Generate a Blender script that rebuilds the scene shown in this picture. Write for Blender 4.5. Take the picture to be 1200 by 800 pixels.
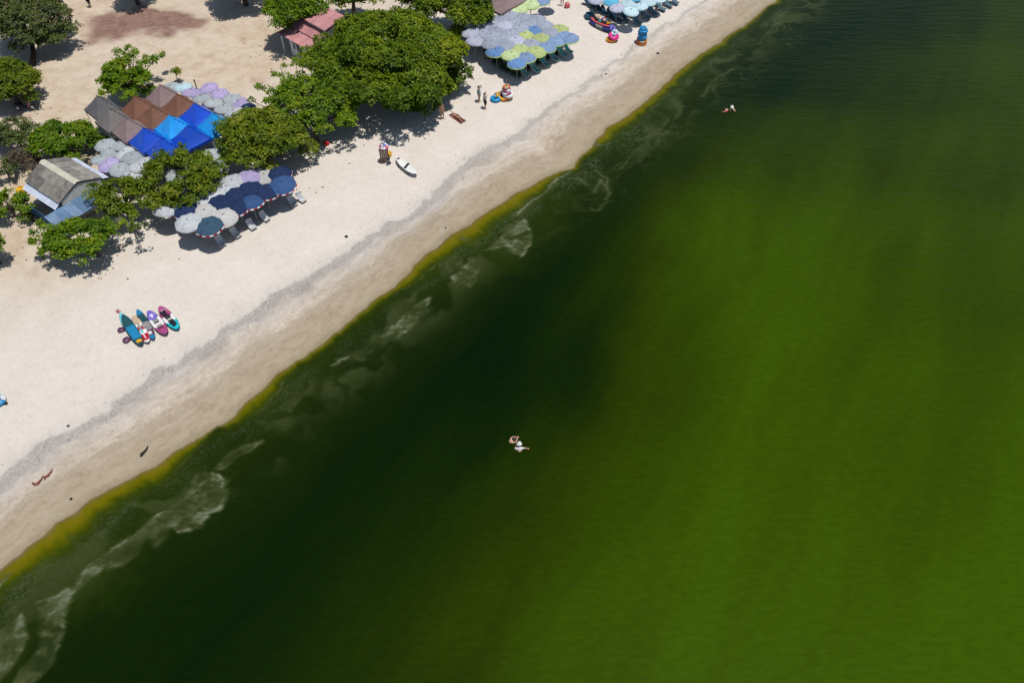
import bpy, bmesh, math, random
import numpy as np
from mathutils import Vector, Matrix

for o in list(bpy.data.objects): bpy.data.objects.remove(o)
S = bpy.context.scene
COL = S.collection
R = math.radians
random.seed(7)
rng = np.random.default_rng(11)

# ------------------------------------------------------------------ camera
CAM_H, PITCH, FPX = 42.0, R(50), 933.0          # drone height, tilt below the horizon, focal length in photo pixels (1200 wide)
cd = bpy.data.cameras.new('camera'); cam = bpy.data.objects.new('camera', cd); COL.objects.link(cam)
cd.sensor_width = 36; cd.lens = 36 * FPX / 1200; cd.clip_end = 3000; cd.clip_start = .5
cam.location = (0, 0, CAM_H); cam.rotation_euler = (math.pi / 2 - PITCH, 0, 0)
S.camera = cam
S.render.resolution_x, S.render.resolution_y = 1024, 682

# ------------------------------------------------------------------ sky, sun, exposure
SUN_EL, SUN_DIR = R(77), Vector((.9, -.43))     # where the sun stands, seen from above
W = bpy.data.worlds.new('World'); S.world = W; W.use_nodes = True
nt = W.node_tree; nt.nodes.clear()
sky = nt.nodes.new('ShaderNodeTexSky'); sky.sky_type = 'NISHITA'; sky.sun_disc = False
sky.sun_elevation = SUN_EL; sky.sun_rotation = math.atan2(SUN_DIR.x, SUN_DIR.y)
sky.air_density = 1.0; sky.dust_density = .6
bg = nt.nodes.new('ShaderNodeBackground'); bg.inputs[1].default_value = .085
wo = nt.nodes.new('ShaderNodeOutputWorld')
nt.links.new(sky.outputs[0], bg.inputs[0]); nt.links.new(bg.outputs[0], wo.inputs[0])
sl = bpy.data.lights.new('sun', 'SUN'); sl.energy = 4.25; sl.angle = R(.53); sl.color = (1, .955, .89)
so = bpy.data.objects.new('sun', sl); COL.objects.link(so)
d = Vector((SUN_DIR.normalized().x * math.cos(SUN_EL), SUN_DIR.normalized().y * math.cos(SUN_EL), math.sin(SUN_EL)))
so.rotation_euler = d.to_track_quat('Z', 'Y').to_euler(); so.location = d * 100
vs = S.view_settings; vs.view_transform = 'Standard'; vs.look = 'None'; vs.exposure = 0.0; vs.gamma = 1; vs.use_curve_mapping = False

# ------------------------------------------------------------------ helpers
sP, cP = math.sin(PITCH), math.cos(PITCH)
def ray(x, y, z):                                # where the sight line of a photo pixel meets height z
    u, v = (x - 600) / FPX, (y - 400) / FPX
    t = (CAM_H - z) / (sP + v * cP)
    return Vector((u * t, (cP - v * sP) * t, z))

def _h(i, j, s):
    n = np.sin(i * 127.1 + j * 311.7 + s * 74.7) * 43758.5453
    return n - np.floor(n)
def vn(x, y, s=0):
    i, j = np.floor(x), np.floor(y); f, g = x - i, y - j
    f = f * f * (3 - 2 * f); g = g * g * (3 - 2 * g)
    return (_h(i, j, s) * (1 - f) + _h(i + 1, j, s) * f) * (1 - g) + (_h(i, j + 1, s) * (1 - f) + _h(i + 1, j + 1, s) * f) * g
def fbm(x, y, s=0, o=4):
    r, a, t = 0, .5, 0
    for k in range(o):
        r = r + a * vn(x * 2 ** k + k * 17.3, y * 2 ** k + k * 9.1, s + k); t += a; a *= .5
    return r / t
SHORE_PX = [(-60,735),(0,673),(19,654),(49,631),(65,613),(94,598),(130,571),(172,551),(200,531),(220,520),(260,495),(273,487),(290,465),
 (325,437),(350,418),(380,400),(402,382),(437,355),(462,337),(480,312),(500,297),(530,275),(557,260),(575,246),(607,226),(650,205),
 (672,196),(680,182),(696,167),(710,150),(735,137),(769,109),(795,82),(832,58),(862,36),(892,13),(911,0),(960,-35),(1010,-72)]
sw = np.array([ray(x, y, 0)[:2] for x, y in SHORE_PX])
A0 = np.array(ray(0, 673, 0)[:2]); B0 = np.array(ray(911, 0, 0)[:2])
E1 = (B0 - A0) / np.linalg.norm(B0 - A0); E2 = np.array((E1[1], -E1[0]))     # along the beach, out to sea
su, sv = (sw - A0) @ E1, (sw - A0) @ E2
order = np.argsort(su); su, sv = su[order], sv[order]
su = np.concatenate([[su[0] - 400], su, [su[-1] + 400]]); sv = np.concatenate([[sv[0] + 10], sv, [sv[-1] - 40]])
def shore(u): return np.interp(u, su, sv)
def scallop(u): return (fbm(u * .9, u * 0 + 1.7, 91, 4) - .5) * .55 + (fbm(u * .22, u * 0 + 5.1, 93, 2) - .5) * .5
_shore0 = shore
def shore(u): return _shore0(u) + scallop(np.asarray(u, float))
def uw(x, y):                                    # beach coordinates: along, seaward of the waterline
    p = np.stack([np.asarray(x, float) - A0[0], np.asarray(y, float) - A0[1]], -1)
    u = p @ E1
    return u, p @ E2 - shore(u)
def xy(u, w):
    u = np.asarray(u, float); v = shore(u) + w
    return A0[0] + u * E1[0] + v * E2[0], A0[1] + u * E1[1] + v * E2[1]
def gz(x, y):
    u, w = uw(x, y)
    i = np.maximum(-w, 0)
    return np.where(w > 0, -.05 * np.minimum(w, 60), .9 * (1 - np.exp(-i / 9)))
def G(x, y, dz=0):                               # pixel -> point on the beach
    z = 0
    for k in range(5):
        p = ray(x, y, z); z = float(gz(p.x, p.y))
    return Vector((p.x, p.y, z + dz))
def PX(x, y, h):                                 # pixel -> point at height h above the beach
    z = h
    for k in range(5):
        p = ray(x, y, z); z = float(gz(p.x, p.y)) + h
    return Vector((p.x, p.y, z))
SEA = math.atan2(E2[1], E2[0])                   # heading out to sea

def sdp(X, Y, poly):                             # signed distance to a polygon, inside positive
    poly = np.asarray(poly, float); n = len(poly)
    D = np.full(X.shape, 1e9); ins = np.zeros(X.shape, bool)
    for k in range(n):
        a, b = poly[k], poly[(k + 1) % n]; e = b - a
        t = np.clip(((X - a[0]) * e[0] + (Y - a[1]) * e[1]) / (e @ e + 1e-12), 0, 1)
        D = np.minimum(D, (X - a[0] - t * e[0]) ** 2 + (Y - a[1] - t * e[1]) ** 2)
        c = ((a[1] > Y) != (b[1] > Y)) & (X < e[0] * (Y - a[1]) / (e[1] + 1e-12) + a[0])
        ins ^= c
    D = np.sqrt(D); return np.where(ins, D, -D)
def sdl(X, Y, pts):                              # distance to an open line
    pts = np.asarray(pts, float); D = np.full(X.shape, 1e9)
    for a, b in zip(pts[:-1], pts[1:]):
        e = b - a; t = np.clip(((X - a[0]) * e[0] + (Y - a[1]) * e[1]) / (e @ e + 1e-12), 0, 1)
        D = np.minimum(D, (X - a[0] - t * e[0]) ** 2 + (Y - a[1] - t * e[1]) ** 2)
    return np.sqrt(D)
def ss(a, b, x):
    t = np.clip((x - a) / (b - a), 0, 1); return t * t * (3 - 2 * t)
def wpoly(pts, ox=0, oy=0, k=1): return [ray(ox + x / k, oy + y / k, 0)[:2] for x, y in pts]

# -- materials
def newmat(name):
    m = bpy.data.materials.new(name); m.use_nodes = True
    return m, m.node_tree, m.node_tree.nodes['Principled BSDF']
def nd(t, typ, **kw):
    n = t.nodes.new(typ)
    for k, v in kw.items():
        if hasattr(n, k): setattr(n, k, v)
    return n
def setin(n, **kw):
    for k, v in kw.items(): n.inputs[k.replace('_', ' ')].default_value = v
def ramp(t, pts, fac=None, interp='LINEAR'):
    r = nd(t, 'ShaderNodeValToRGB'); cr = r.color_ramp; cr.interpolation = interp
    while len(cr.elements) < len(pts): cr.elements.new(.5)
    for e, (p, c) in zip(cr.elements, pts):
        e.position = p; e.color = (*c, 1) if hasattr(c, '__len__') else (c, c, c, 1)
    if fac is not None: t.links.new(fac, r.inputs[0])
    return r
def mix(t, a, b, f, typ='MIX'):
    n = nd(t, 'ShaderNodeMix', data_type='RGBA', blend_type=typ)
    for s, v in ((6, a), (7, b)):
        if hasattr(v, 'is_output'): t.links.new(v, n.inputs[s])
        else: n.inputs[s].default_value = (*v, 1)
    if hasattr(f, 'is_output'): t.links.new(f, n.inputs[0])
    else: n.inputs[0].default_value = f
    return n.outputs[2]
def mth(t, op, a, b=None, clamp=False):
    n = nd(t, 'ShaderNodeMath', operation=op); n.use_clamp = clamp
    for s, v in enumerate((a, b)):
        if v is None: continue
        if hasattr(v, 'is_output'): t.links.new(v, n.inputs[s])
        else: n.inputs[s].default_value = v
    return n.outputs[0]
def noise(t, vec, scale, detail=4, rough=.55, dist=0):
    n = nd(t, 'ShaderNodeTexNoise'); setin(n, Scale=scale, Detail=detail, Roughness=rough, Distortion=dist)
    if vec is not None: t.links.new(vec, n.inputs['Vector'])
    return n.outputs[0]
def mapping(t, vec, sc=(1, 1, 1), rot=(0, 0, 0)):
    n = nd(t, 'ShaderNodeMapping'); n.inputs['Scale'].default_value = sc; n.inputs['Rotation'].default_value = rot
    t.links.new(vec, n.inputs[0]); return n.outputs[0]
def attr(t, name):
    n = nd(t, 'ShaderNodeAttribute'); n.attribute_name = name; return n
_mats = {}
def M(name, col, rough=.7, spec=.3, var=.15, scale=6., metal=0, trans=0, bump=0):
    """plain procedural material: a colour with wear and a little variation"""
    if name in _mats: return _mats[name]
    m, t, b = newmat(name)
    geo = nd(t, 'ShaderNodeTexCoord'); oi = nd(t, 'ShaderNodeObjectInfo')
    va = nd(t, 'ShaderNodeVectorMath', operation='ADD'); t.links.new(geo.outputs['Object'], va.inputs[0])
    sc = nd(t, 'ShaderNodeVectorMath', operation='SCALE'); t.links.new(oi.outputs['Location'], sc.inputs[0]); sc.inputs['Scale'].default_value = 1.7
    t.links.new(sc.outputs[0], va.inputs[1])
    n = noise(t, va.outputs[0], scale, 5, .6)
    lo = tuple(c * (1 - var) for c in col); hi = tuple(min(1, c * (1 + var) + var * .02) for c in col)
    r = ramp(t, [(.3, lo), (.7, hi)], n)
    f = mth(t, 'ADD', mth(t, 'MULTIPLY', oi.outputs['Random'], var * 1.2), 1 - var * .6)
    h = nd(t, 'ShaderNodeHueSaturation'); t.links.new(f, h.inputs['Value']); t.links.new(r.outputs[0], h.inputs['Color'])
    t.links.new(h.outputs[0], b.inputs['Base Color'])
    setin(b, Roughness=rough, Metallic=metal); b.inputs['Specular IOR Level'].default_value = spec
    if bump:
        bm = nd(t, 'ShaderNodeBump'); setin(bm, Strength=bump, Distance=.02); t.links.new(n, bm.inputs['Height']); t.links.new(bm.outputs[0], b.inputs['Normal'])
    if trans:
        tr = nd(t, 'ShaderNodeBsdfTranslucent'); t.links.new(h.outputs[0], tr.inputs[0])
        mx = nd(t, 'ShaderNodeMixShader'); mx.inputs[0].default_value = trans
        t.links.new(b.outputs[0], mx.inputs[1]); t.links.new(tr.outputs[0], mx.inputs[2])
        t.links.new(mx.outputs[0], t.nodes['Material Output'].inputs[0])
    _mats[name] = m; return m

# -- meshes
class MB:
    def __init__(s): s.v, s.f, s.m = [], [], []
    def add(s, vs, fs, mi=0):
        o = len(s.v); s.v += [tuple(v) for v in vs]; s.f += [tuple(i + o for i in f) for f in fs]; s.m += [mi] * len(fs); return s
    def box(s, c, d, rz=0, mi=0, rot=None):
        m = rot if rot is not None else Matrix.Rotation(rz, 3, 'Z'); c = Vector(c)
        vs = [c + m @ Vector((x * d[0] / 2, y * d[1] / 2, z * d[2] / 2)) for x in (-1, 1) for y in (-1, 1) for z in (-1, 1)]
        return s.add(vs, [(0,1,3,2),(4,6,7,5),(0,4,5,1),(2,3,7,6),(0,2,6,4),(1,5,7,3)], mi)
    def tube(s, pts, rad, n=8, mi=0, cap=True):
        pts = [Vector(p) for p in pts]; k = len(pts)
        if not hasattr(rad, '__len__'): rad = [rad] * k
        vs, fs = [], []
        for i, p in enumerate(pts):
            d = (pts[min(i + 1, k - 1)] - pts[max(i - 1, 0)]).normalized()
            a = d.orthogonal().normalized() if i == 0 else (a - d * a.dot(d)).normalized()
            b = d.cross(a)
            vs += [p + (a * math.cos(q * 2 * math.pi / n) + b * math.sin(q * 2 * math.pi / n)) * rad[i] for q in range(n)]
        for i in range(k - 1):
            fs += [(i*n+q, i*n+(q+1)%n, (i+1)*n+(q+1)%n, (i+1)*n+q) for q in range(n)]
        if cap: fs += [tuple(range(n))[::-1], tuple(range((k-1)*n, k*n))]
        return s.add(vs, fs, mi)
    def lathe(s, prof, n=16, c=(0,0,0), mi=0):
        c = Vector(c); vs, fs = [], []
        for r, z in prof: vs += [c + Vector((r*math.cos(q*2*math.pi/n), r*math.sin(q*2*math.pi/n), z)) for q in range(n)]
        for i in range(len(prof)-1): fs += [(i*n+q, i*n+(q+1)%n, (i+1)*n+(q+1)%n, (i+1)*n+q) for q in range(n)]
        return s.add(vs, fs, mi)
    def torus(s, c, Rm, r, n=24, k=10, rot=None, mi=None):
        c = Vector(c); rot = rot or Matrix.Identity(3)
        vs = [c + rot @ Vector(((Rm+r*math.cos(b))*math.cos(a), (Rm+r*math.cos(b))*math.sin(a), r*math.sin(b))) for a in [i*2*math.pi/n for i in range(n)] for b in [j*2*math.pi/k for j in range(k)]]
        for i in range(n):
            pass
        o = len(s.v); s.v += [tuple(v) for v in vs]
        for i in range(n):
            for j in range(k):
                s.f.append((o+i*k+j, o+((i+1)%n)*k+j, o+((i+1)%n)*k+(j+1)%k, o+i*k+(j+1)%k)); s.m.append(mi(i) if mi else 0)
        return s
    def mesh(s, name, mats, smooth=False):
        me = bpy.data.meshes.new(name); me.from_pydata(s.v, [], s.f)
        for m in (mats if isinstance(mats, (list, tuple)) else [mats]): me.materials.append(m)
        me.polygons.foreach_set('material_index', s.m)
        if smooth: me.polygons.foreach_set('use_smooth', [True] * len(s.f))
        me.update(); return me
def ob(name, me, parent=None, loc=None, rz=None):
    o = bpy.data.objects.new(name, me); COL.objects.link(o)
    if parent: o.parent = parent
    if loc is not None: o.location = loc
    if rz is not None: o.rotation_euler = (0, 0, rz)
    return o
def tag(o, label=None, cat=None, group=None, kind=None):
    for k, v in (('label', label), ('category', cat), ('group', group), ('kind', kind)):
        if v: o[k] = v
    return o
def thing(name, label, cat, loc=(0,0,0), rz=0, group=None):
    return tag(ob(name, None, None, loc, rz), label, cat, group)
ORD = ['first','second','third','fourth','fifth','sixth','seventh','eighth','ninth','tenth','eleventh','twelfth','thirteenth','fourteenth',
       'fifteenth','sixteenth','seventeenth','eighteenth','nineteenth','twentieth','twenty-first','twenty-second','twenty-third','twenty-fourth','twenty-fifth','twenty-sixth','twenty-seventh','twenty-eighth']
def grid_mesh(name, uu, ww, fn, mat, attrs):
    U, Wd = np.meshgrid(uu, ww, indexing='ij'); x, y = xy(U, Wd); z = fn(U, Wd, x, y)
    n, m = U.shape
    me = bpy.data.meshes.new(name)
    me.vertices.add(n * m); me.vertices.foreach_set('co', np.stack([x, y, z], -1).ravel())
    idx = np.arange(n * m).reshape(n, m)
    q = np.stack([idx[:-1, :-1], idx[:-1, 1:], idx[1:, 1:], idx[1:, :-1]], -1).reshape(-1, 4)[:, ::1]
    me.loops.add(q.size); me.loops.foreach_set('vertex_index', q.ravel())
    me.polygons.add(len(q)); me.polygons.foreach_set('loop_start', np.arange(len(q)) * 4)
    me.polygons.foreach_set('use_smooth', np.ones(len(q), bool))
    for k, v in attrs(U, Wd, x, y).items():
        v = np.asarray(v, float)
        if v.ndim == 3:
            a = me.attributes.new(k, 'FLOAT_VECTOR', 'POINT'); a.data.foreach_set('vector', v.ravel())
        else:
            a = me.attributes.new(k, 'FLOAT', 'POINT'); a.data.foreach_set('value', v.ravel())
    me.materials.append(mat); me.update(); me.validate()
    if me.polygons[0].normal.z < 0: me.flip_normals()
    return ob(name, me)
def graded(a, b, lo, hi, st, gr=1.25):
    """fine steps st between a and b, growing outwards to lo and hi"""
    c = list(np.arange(a, b + st / 2, st)); s = st
    while c[-1] < hi: s *= gr; c.append(c[-1] + s)
    s = st; pre = []; x = a
    while x > lo: s *= gr; x -= s; pre.append(x)
    return np.array(pre[::-1] + c)

# ================================================================== SETTING
BAND_PX = [(-40,590),(0,566),(80,508),(140,476),(180,440),(250,402),(312,357),(375,320),(425,287),(487,250),(550,190),(575,175),(616,149),(672,111),(707,83),(733,64),(766,41),(781,29),(798,20),(830,-5)]
bw = np.array([G(x, y)[:2] for x, y in BAND_PX]); bu, bb = uw(bw[:, 0], bw[:, 1])
o_ = np.argsort(bu); bu, bb = bu[o_], bb[o_]
STAIN = [G(x, y)[:2] for x, y in [(105,33),(113,20),(138,14),(170,9),(205,11),(240,15),(243,26),(230,36),(208,37),(182,43),(162,41),(146,48),(125,53),(106,46)]]
DIRT = [(35,205),(12,265),(60,130),(150,5),(300,40),(285,72),(310,62),(230,55),(30,90),(20,190),(10,210),(105,18),(40,240)]

def sand_material():
    m, t, b = newmat('beach_sand')
    sc = attr(t, 'shore_uw').outputs['Vector']; sd = attr(t, 'inland').outputs['Fac']; bd = attr(t, 'wrack').outputs['Fac']
    st = attr(t, 'stain').outputs['Fac']; di = attr(t, 'dirt').outputs['Fac']
    pos = nd(t, 'ShaderNodeNewGeometry').outputs['Position']
    n1 = noise(t, pos, .35, 5, .6); n2 = noise(t, pos, 1.6, 6, .65); n3 = noise(t, pos, 11, 5, .75)
    str1 = noise(t, mapping(t, sc, (.22, .8, 1)), 1., 8, .66, .1); str2 = noise(t, mapping(t, sc, (.75, 1.9, 1)), 1., 9, .72, .15)
    n4 = noise(t, pos, 4.2, 6, .72); dry = ramp(t, [(.22, (.41, .37, .328)), (.5, (.54, .49, .434)), (.75, (.60, .552, .498))], mth(t, 'ADD', mth(t, 'MULTIPLY', n2, .3), mth(t, 'ADD', mth(t, 'MULTIPLY', n4, .4), mth(t, 'MULTIPLY', n3, .3)))).outputs[0]
    dry = mix(t, dry, (.61, .565, .52), mth(t, 'MULTIPLY', ramp(t, [(.45, 0.), (.65, 1.)], n1).outputs[0], .35))
    # churned, footprint pitted dry sand
    vo = nd(t, 'ShaderNodeTexVoronoi'); setin(vo, Scale=2.3); t.links.new(pos, vo.inputs['Vector'])
    dry = mix(t, dry, (.43, .37, .315), mth(t, 'MULTIPLY', ramp(t, [(.05, 1.), (.35, 0.)], vo.outputs['Distance']).outputs[0], mth(t, 'MULTIPLY', n2, .5)))
    # inland earth, browner
    earth = ramp(t, [(.28, (.28, .185, .115)), (.44, (.42, .325, .228)), (.6, (.485, .405, .305)), (.8, (.53, .465, .375))], noise(t, pos, .6, 9, .74, .5)).outputs[0]
    col = mix(t, dry, earth, mth(t, 'MULTIPLY', di, .95))
    dmx = mth(t, 'ADD', mth(t, 'MULTIPLY', str2, .55), mth(t, 'ADD', mth(t, 'MULTIPLY', n4, .3), mth(t, 'MULTIPLY', n1, .15))); damp = ramp(t, [(.37, (.20, .15, .10)), (.46, (.315, .247, .18)), (.54, (.41, .34, .27)), (.64, (.52, .46, .395))], dmx).outputs[0]
    # damp belt between the wrack line and the water
    f = mth(t, 'ADD', mth(t, 'MULTIPLY', bd, -.55), mth(t, 'MULTIPLY', mth(t, 'SUBTRACT', str1, .5), 2.6))
    f = ramp(t, [(0., 0.), (.3, 0.55), (.9, 1.)], mth(t, 'MULTIPLY', f, .45)).outputs[0]
    col = mix(t, col, damp, f)
    # wash smoothed sand just above the water
    e = mth(t, 'ADD', sd, mth(t, 'MULTIPLY', mth(t, 'SUBTRACT', str1, .5), 3.4))
    wet = ramp(t, [(.36, (.225, .178, .12)), (.5, (.305, .25, .178)), (.66, (.355, .30, .225))], dmx).outputs[0]
    fw = ramp(t, [(0., 1.), (.55, .95), (.72, .5), (.9, 0.)], mth(t, 'MULTIPLY', e, .28)).outputs[0]
    col = mix(t, col, wet, fw)
    lin = ramp(t, [(.0, 0.), (.5, 1.), (1., 0.)], mth(t, 'MULTIPLY', mth(t, 'SUBTRACT', e, 2.3), 1.4, True)).outputs[0]
    col = mix(t, col, (.17, .14, .085), mth(t, 'MULTIPLY', lin, mth(t, 'MULTIPLY', ramp(t, [(.42, 0.), (.6, 1.)], str2).outputs[0], .5)))
    edge = ramp(t, [(0., 1.), (1., 0.)], mth(t, 'MULTIPLY', sd, 1.6)).outputs[0]
    col = mix(t, col, (.16, .125, .06), mth(t, 'MULTIPLY', edge, .5))
    # grey wrack line: crushed shell and dark grains
    q = mth(t, 'ADD', bd, mth(t, 'MULTIPLY', mth(t, 'SUBTRACT', noise(t, mapping(t, sc, (.45, .6, 1)), 1., 8, .68), .5), 2.6))
    k = ramp(t, [(0., 0.), (.25, .25), (.42, .8), (.56, .78), (.62, .25), (.85, .05), (1., 0.)], mth(t, 'ADD', mth(t, 'MULTIPLY', mth(t, 'MULTIPLY', q, attr(t, 'wrack_w').outputs['Fac']), .25), .5)).outputs[0]
    gr = ramp(t, [(.36, .5), (.62, 1.)], noise(t, pos, 6, 7, .8)).outputs[0]
    col = mix(t, col, (.205, .193, .186), mth(t, 'MULTIPLY', k, mth(t, 'MULTIPLY', gr, attr(t, 'wrack_amt').outputs['Fac'])))
    # reddish stain, churned
    sr = ramp(t, [(.35, (.15, .085, .065)), (.6, (.245, .15, .12)), (.8, (.36, .26, .205))], noise(t, pos, .9, 7, .7, 1.)).outputs[0]
    col = mix(t, col, sr, st)
    # scattered dark grains
    gn = ramp(t, [(.70, 0.), (.76, 1.)], noise(t, pos, 3.3, 2, .5)).outputs[0]
    col = mix(t, col, (.2, .17, .14), mth(t, 'MULTIPLY', gn, .25))
    t.links.new(col, b.inputs['Base Color'])
    setin(b, Roughness=.9); b.inputs['Specular IOR Level'].default_value = .15
    hgt = mth(t, 'ADD', mth(t, 'MULTIPLY', n2, .05), mth(t, 'ADD', mth(t, 'MULTIPLY', n3, .022), mth(t, 'MULTIPLY', vo.outputs['Distance'], .03)))
    bm = nd(t, 'ShaderNodeBump'); setin(bm, Distance=1.)
    t.links.new(mth(t, 'SUBTRACT', 1., mth(t, 'MULTIPLY', fw, .93)), bm.inputs['Strength'])
    t.links.new(hgt, bm.inputs['Height']); t.links.new(bm.outputs[0], b.inputs['Normal'])
    return m

def sand_z(U, Wd, x, y):
    i = np.maximum(-Wd, 0)
    z = np.where(Wd > 0, -.05 * np.minimum(Wd, 60), .9 * (1 - np.exp(-i / 9)))
    return z + (fbm(x * .55, y * .55, 3) - .5) * .09 * ss(5, 12, i)
def sand_attr(U, Wd, x, y):
    dirt = np.zeros(U.shape)
    wx, wy = x + (fbm(x * .2, y * .2, 8) - .5) * 7, y + (fbm(x * .2, y * .2, 5) - .5) * 7
    for px_, py_ in DIRT:
        c = G(px_, py_); dirt = np.maximum(dirt, np.exp(-((wx - c.x) ** 2 + (wy - c.y) ** 2) / 60))
    st = ss(-.7, .8, sdp(x + (fbm(x * .5, y * .5, 2) - .5) * 3.5, y + (fbm(x * .5, y * .5, 9) - .5) * 3.5, STAIN))
    amt = np.interp(U, [0, 20, 45, 60, 75, 100], [1.05, 1.1, 1.0, .75, .8, .7])
    return {'shore_uw': np.stack([U, Wd, U * 0], -1), 'inland': -Wd, 'wrack': -Wd + np.interp(U, bu, bb), 'wrack_w': np.interp(U, [20, 45, 58, 70], [1., 1.1, 2.0, 2.2]), 'stain': st,
            'dirt': np.maximum(dirt, .8 * ss(22, 36, -Wd)), 'wrack_amt': amt}
beach = grid_mesh('beach', graded(-6, 104, -250, 350, .4), graded(-78, 3, -320, 420, .4), sand_z, sand_material(), sand_attr)
tag(beach, kind='structure')

# ---- the bay, stained by an algae bloom
FOAM = [wpoly([(710,45),(760,38),(810,70),(822,115),(795,165),(755,205),(735,245),(705,250),(640,255),(605,245),(590,290),(560,320),(535,300),(520,285),(500,320),(470,365),(430,390),(380,395),(330,420),(280,470),(245,530),(238,600),(225,660),(190,720),(150,770),(100,830),(-60,860),(-60,640),(60,560),(130,520),(240,465),(300,390),(400,310),(500,240),(560,190),(640,150),(680,100)], 0, 540, 3.077),
 wpoly([(180,600),(270,530),(350,480),(450,455),(380,520),(300,570),(220,615)], 200, 400, 4),
 wpoly([(380,580),(470,500),(560,420),(620,390),(605,450),(560,510),(520,550),(480,575),(470,595),(450,570),(395,585)], 350, 250, 4),
 wpoly([(150,710),(260,650),(340,600),(385,590),(360,640),(300,695),(250,680)], 350, 250, 4),
 wpoly([(710,300),(760,260),(830,205),(850,270),(820,350),(800,362),(770,340),(730,325)], 350, 250, 4),
 wpoly([(870,175),(960,90),(1020,40),(1060,25),(1100,100),(1080,180),(1060,210),(1010,190),(960,160),(900,175)], 350, 250, 4),
 wpoly([(470,220),(540,195),(620,235),(660,190),(740,140),(800,70),(900,-10),(860,50),(760,180),(700,230),(655,300),(650,370),(610,392),(550,382),(580,350),(560,290),(500,262)], 550, 150, 4)]
FAMP = [1., .75, .95, .45, .9, 1., .3]
FLINES = [(wpoly([(0,440),(60,410),(88,372)], 750, 0, 2.667), .5), (wpoly([(195,300),(215,270),(232,250),(290,215)], 750, 0, 2.667), .45),
 (wpoly([(370,140),(400,100),(440,60),(455,35)], 750, 0, 2.667), .45), (wpoly([(490,25),(520,18),(528,8),(505,0)], 750, 0, 2.667), .5),
 (wpoly([(870,175),(905,165),(960,150),(1000,160),(1015,125)], 350, 250, 4), 1.0), (wpoly([(130,520),(190,495),(240,465)], 0, 540, 3.077), .8),
 (wpoly([(510,310),(560,320),(600,270)], 200, 400, 4), .35), (wpoly([(30,600),(70,580),(20,740),(60,690)], 0, 540, 3.077), .5),
 (wpoly([(225,410),(290,345),(360,290),(400,255),(440,222),(475,208)], 550, 150, 4), .9), (wpoly([(585,75),(620,85),(655,72)], 550, 150, 4), .7), (wpoly([(765,112),(790,125)], 350, 250, 4), .7), (wpoly([(-20,470),(10,440),(30,410)], 0, 540, 3.077), .9), (wpoly([(600,200),(655,235),(645,300),(640,350),(600,388),(560,380)], 550, 150, 4), .55), (wpoly([(470,235),(520,240),(550,270)], 550, 150, 4), .6), (wpoly([(700,195),(745,150),(800,90),(860,40),(905,-10)], 550, 150, 4), .4), (wpoly([(150,712),(190,690),(225,680)], 350, 250, 4), .8), (wpoly([(590,300),(620,240),(640,280),(650,340)], 550, 150, 4), .6)]
CHANNEL = wpoly([(105,520),(125,570),(128,620),(100,690),(20,800),(-20,840)], 0, 540, 3.077)
# bloom density, with bright streaks of light in the water put in, noted at points out in the bay (0 clear and dark .. 1 thick)
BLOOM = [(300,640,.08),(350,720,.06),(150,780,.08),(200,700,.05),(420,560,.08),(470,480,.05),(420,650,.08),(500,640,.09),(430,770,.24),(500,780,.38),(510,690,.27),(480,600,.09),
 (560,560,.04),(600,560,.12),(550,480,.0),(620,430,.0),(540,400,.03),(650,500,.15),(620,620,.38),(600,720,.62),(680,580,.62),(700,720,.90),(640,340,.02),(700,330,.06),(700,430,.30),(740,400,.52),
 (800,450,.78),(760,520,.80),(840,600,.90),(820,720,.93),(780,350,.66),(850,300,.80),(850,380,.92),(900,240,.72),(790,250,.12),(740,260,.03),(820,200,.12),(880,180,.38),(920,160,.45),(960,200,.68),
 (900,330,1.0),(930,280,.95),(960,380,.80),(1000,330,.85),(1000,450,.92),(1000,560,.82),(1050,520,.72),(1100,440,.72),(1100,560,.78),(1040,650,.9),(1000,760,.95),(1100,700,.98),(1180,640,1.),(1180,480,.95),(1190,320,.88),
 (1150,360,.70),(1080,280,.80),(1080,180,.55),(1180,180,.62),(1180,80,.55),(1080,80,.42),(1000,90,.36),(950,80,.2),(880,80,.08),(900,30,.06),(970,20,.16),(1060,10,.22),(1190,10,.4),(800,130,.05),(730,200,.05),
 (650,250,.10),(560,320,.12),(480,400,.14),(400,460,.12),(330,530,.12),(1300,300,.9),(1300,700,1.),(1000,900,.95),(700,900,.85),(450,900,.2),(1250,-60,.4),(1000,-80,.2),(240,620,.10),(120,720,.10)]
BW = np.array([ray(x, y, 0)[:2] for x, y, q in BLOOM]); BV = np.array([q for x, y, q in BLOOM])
YEL = [(-50,12),(0,12),(60,15),(110,13),(170,12),(210,9),(250,3),(290,9),(340,6),(380,4),(430,5),(470,8),(500,13),(540,14),(570,13),(600,14),(640,9),(665,3),(685,4),(710,12),(760,9),(800,7),(860,5),(900,4),(960,4)]
yw = np.array([ray(x, np.interp(x, [p[0] for p in SHORE_PX], [p[1] for p in SHORE_PX]), 0)[:2] for x, q in YEL]); yu, _ = uw(yw[:, 0], yw[:, 1]); yv = np.array([q for x, q in YEL]) / 8.5

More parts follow.
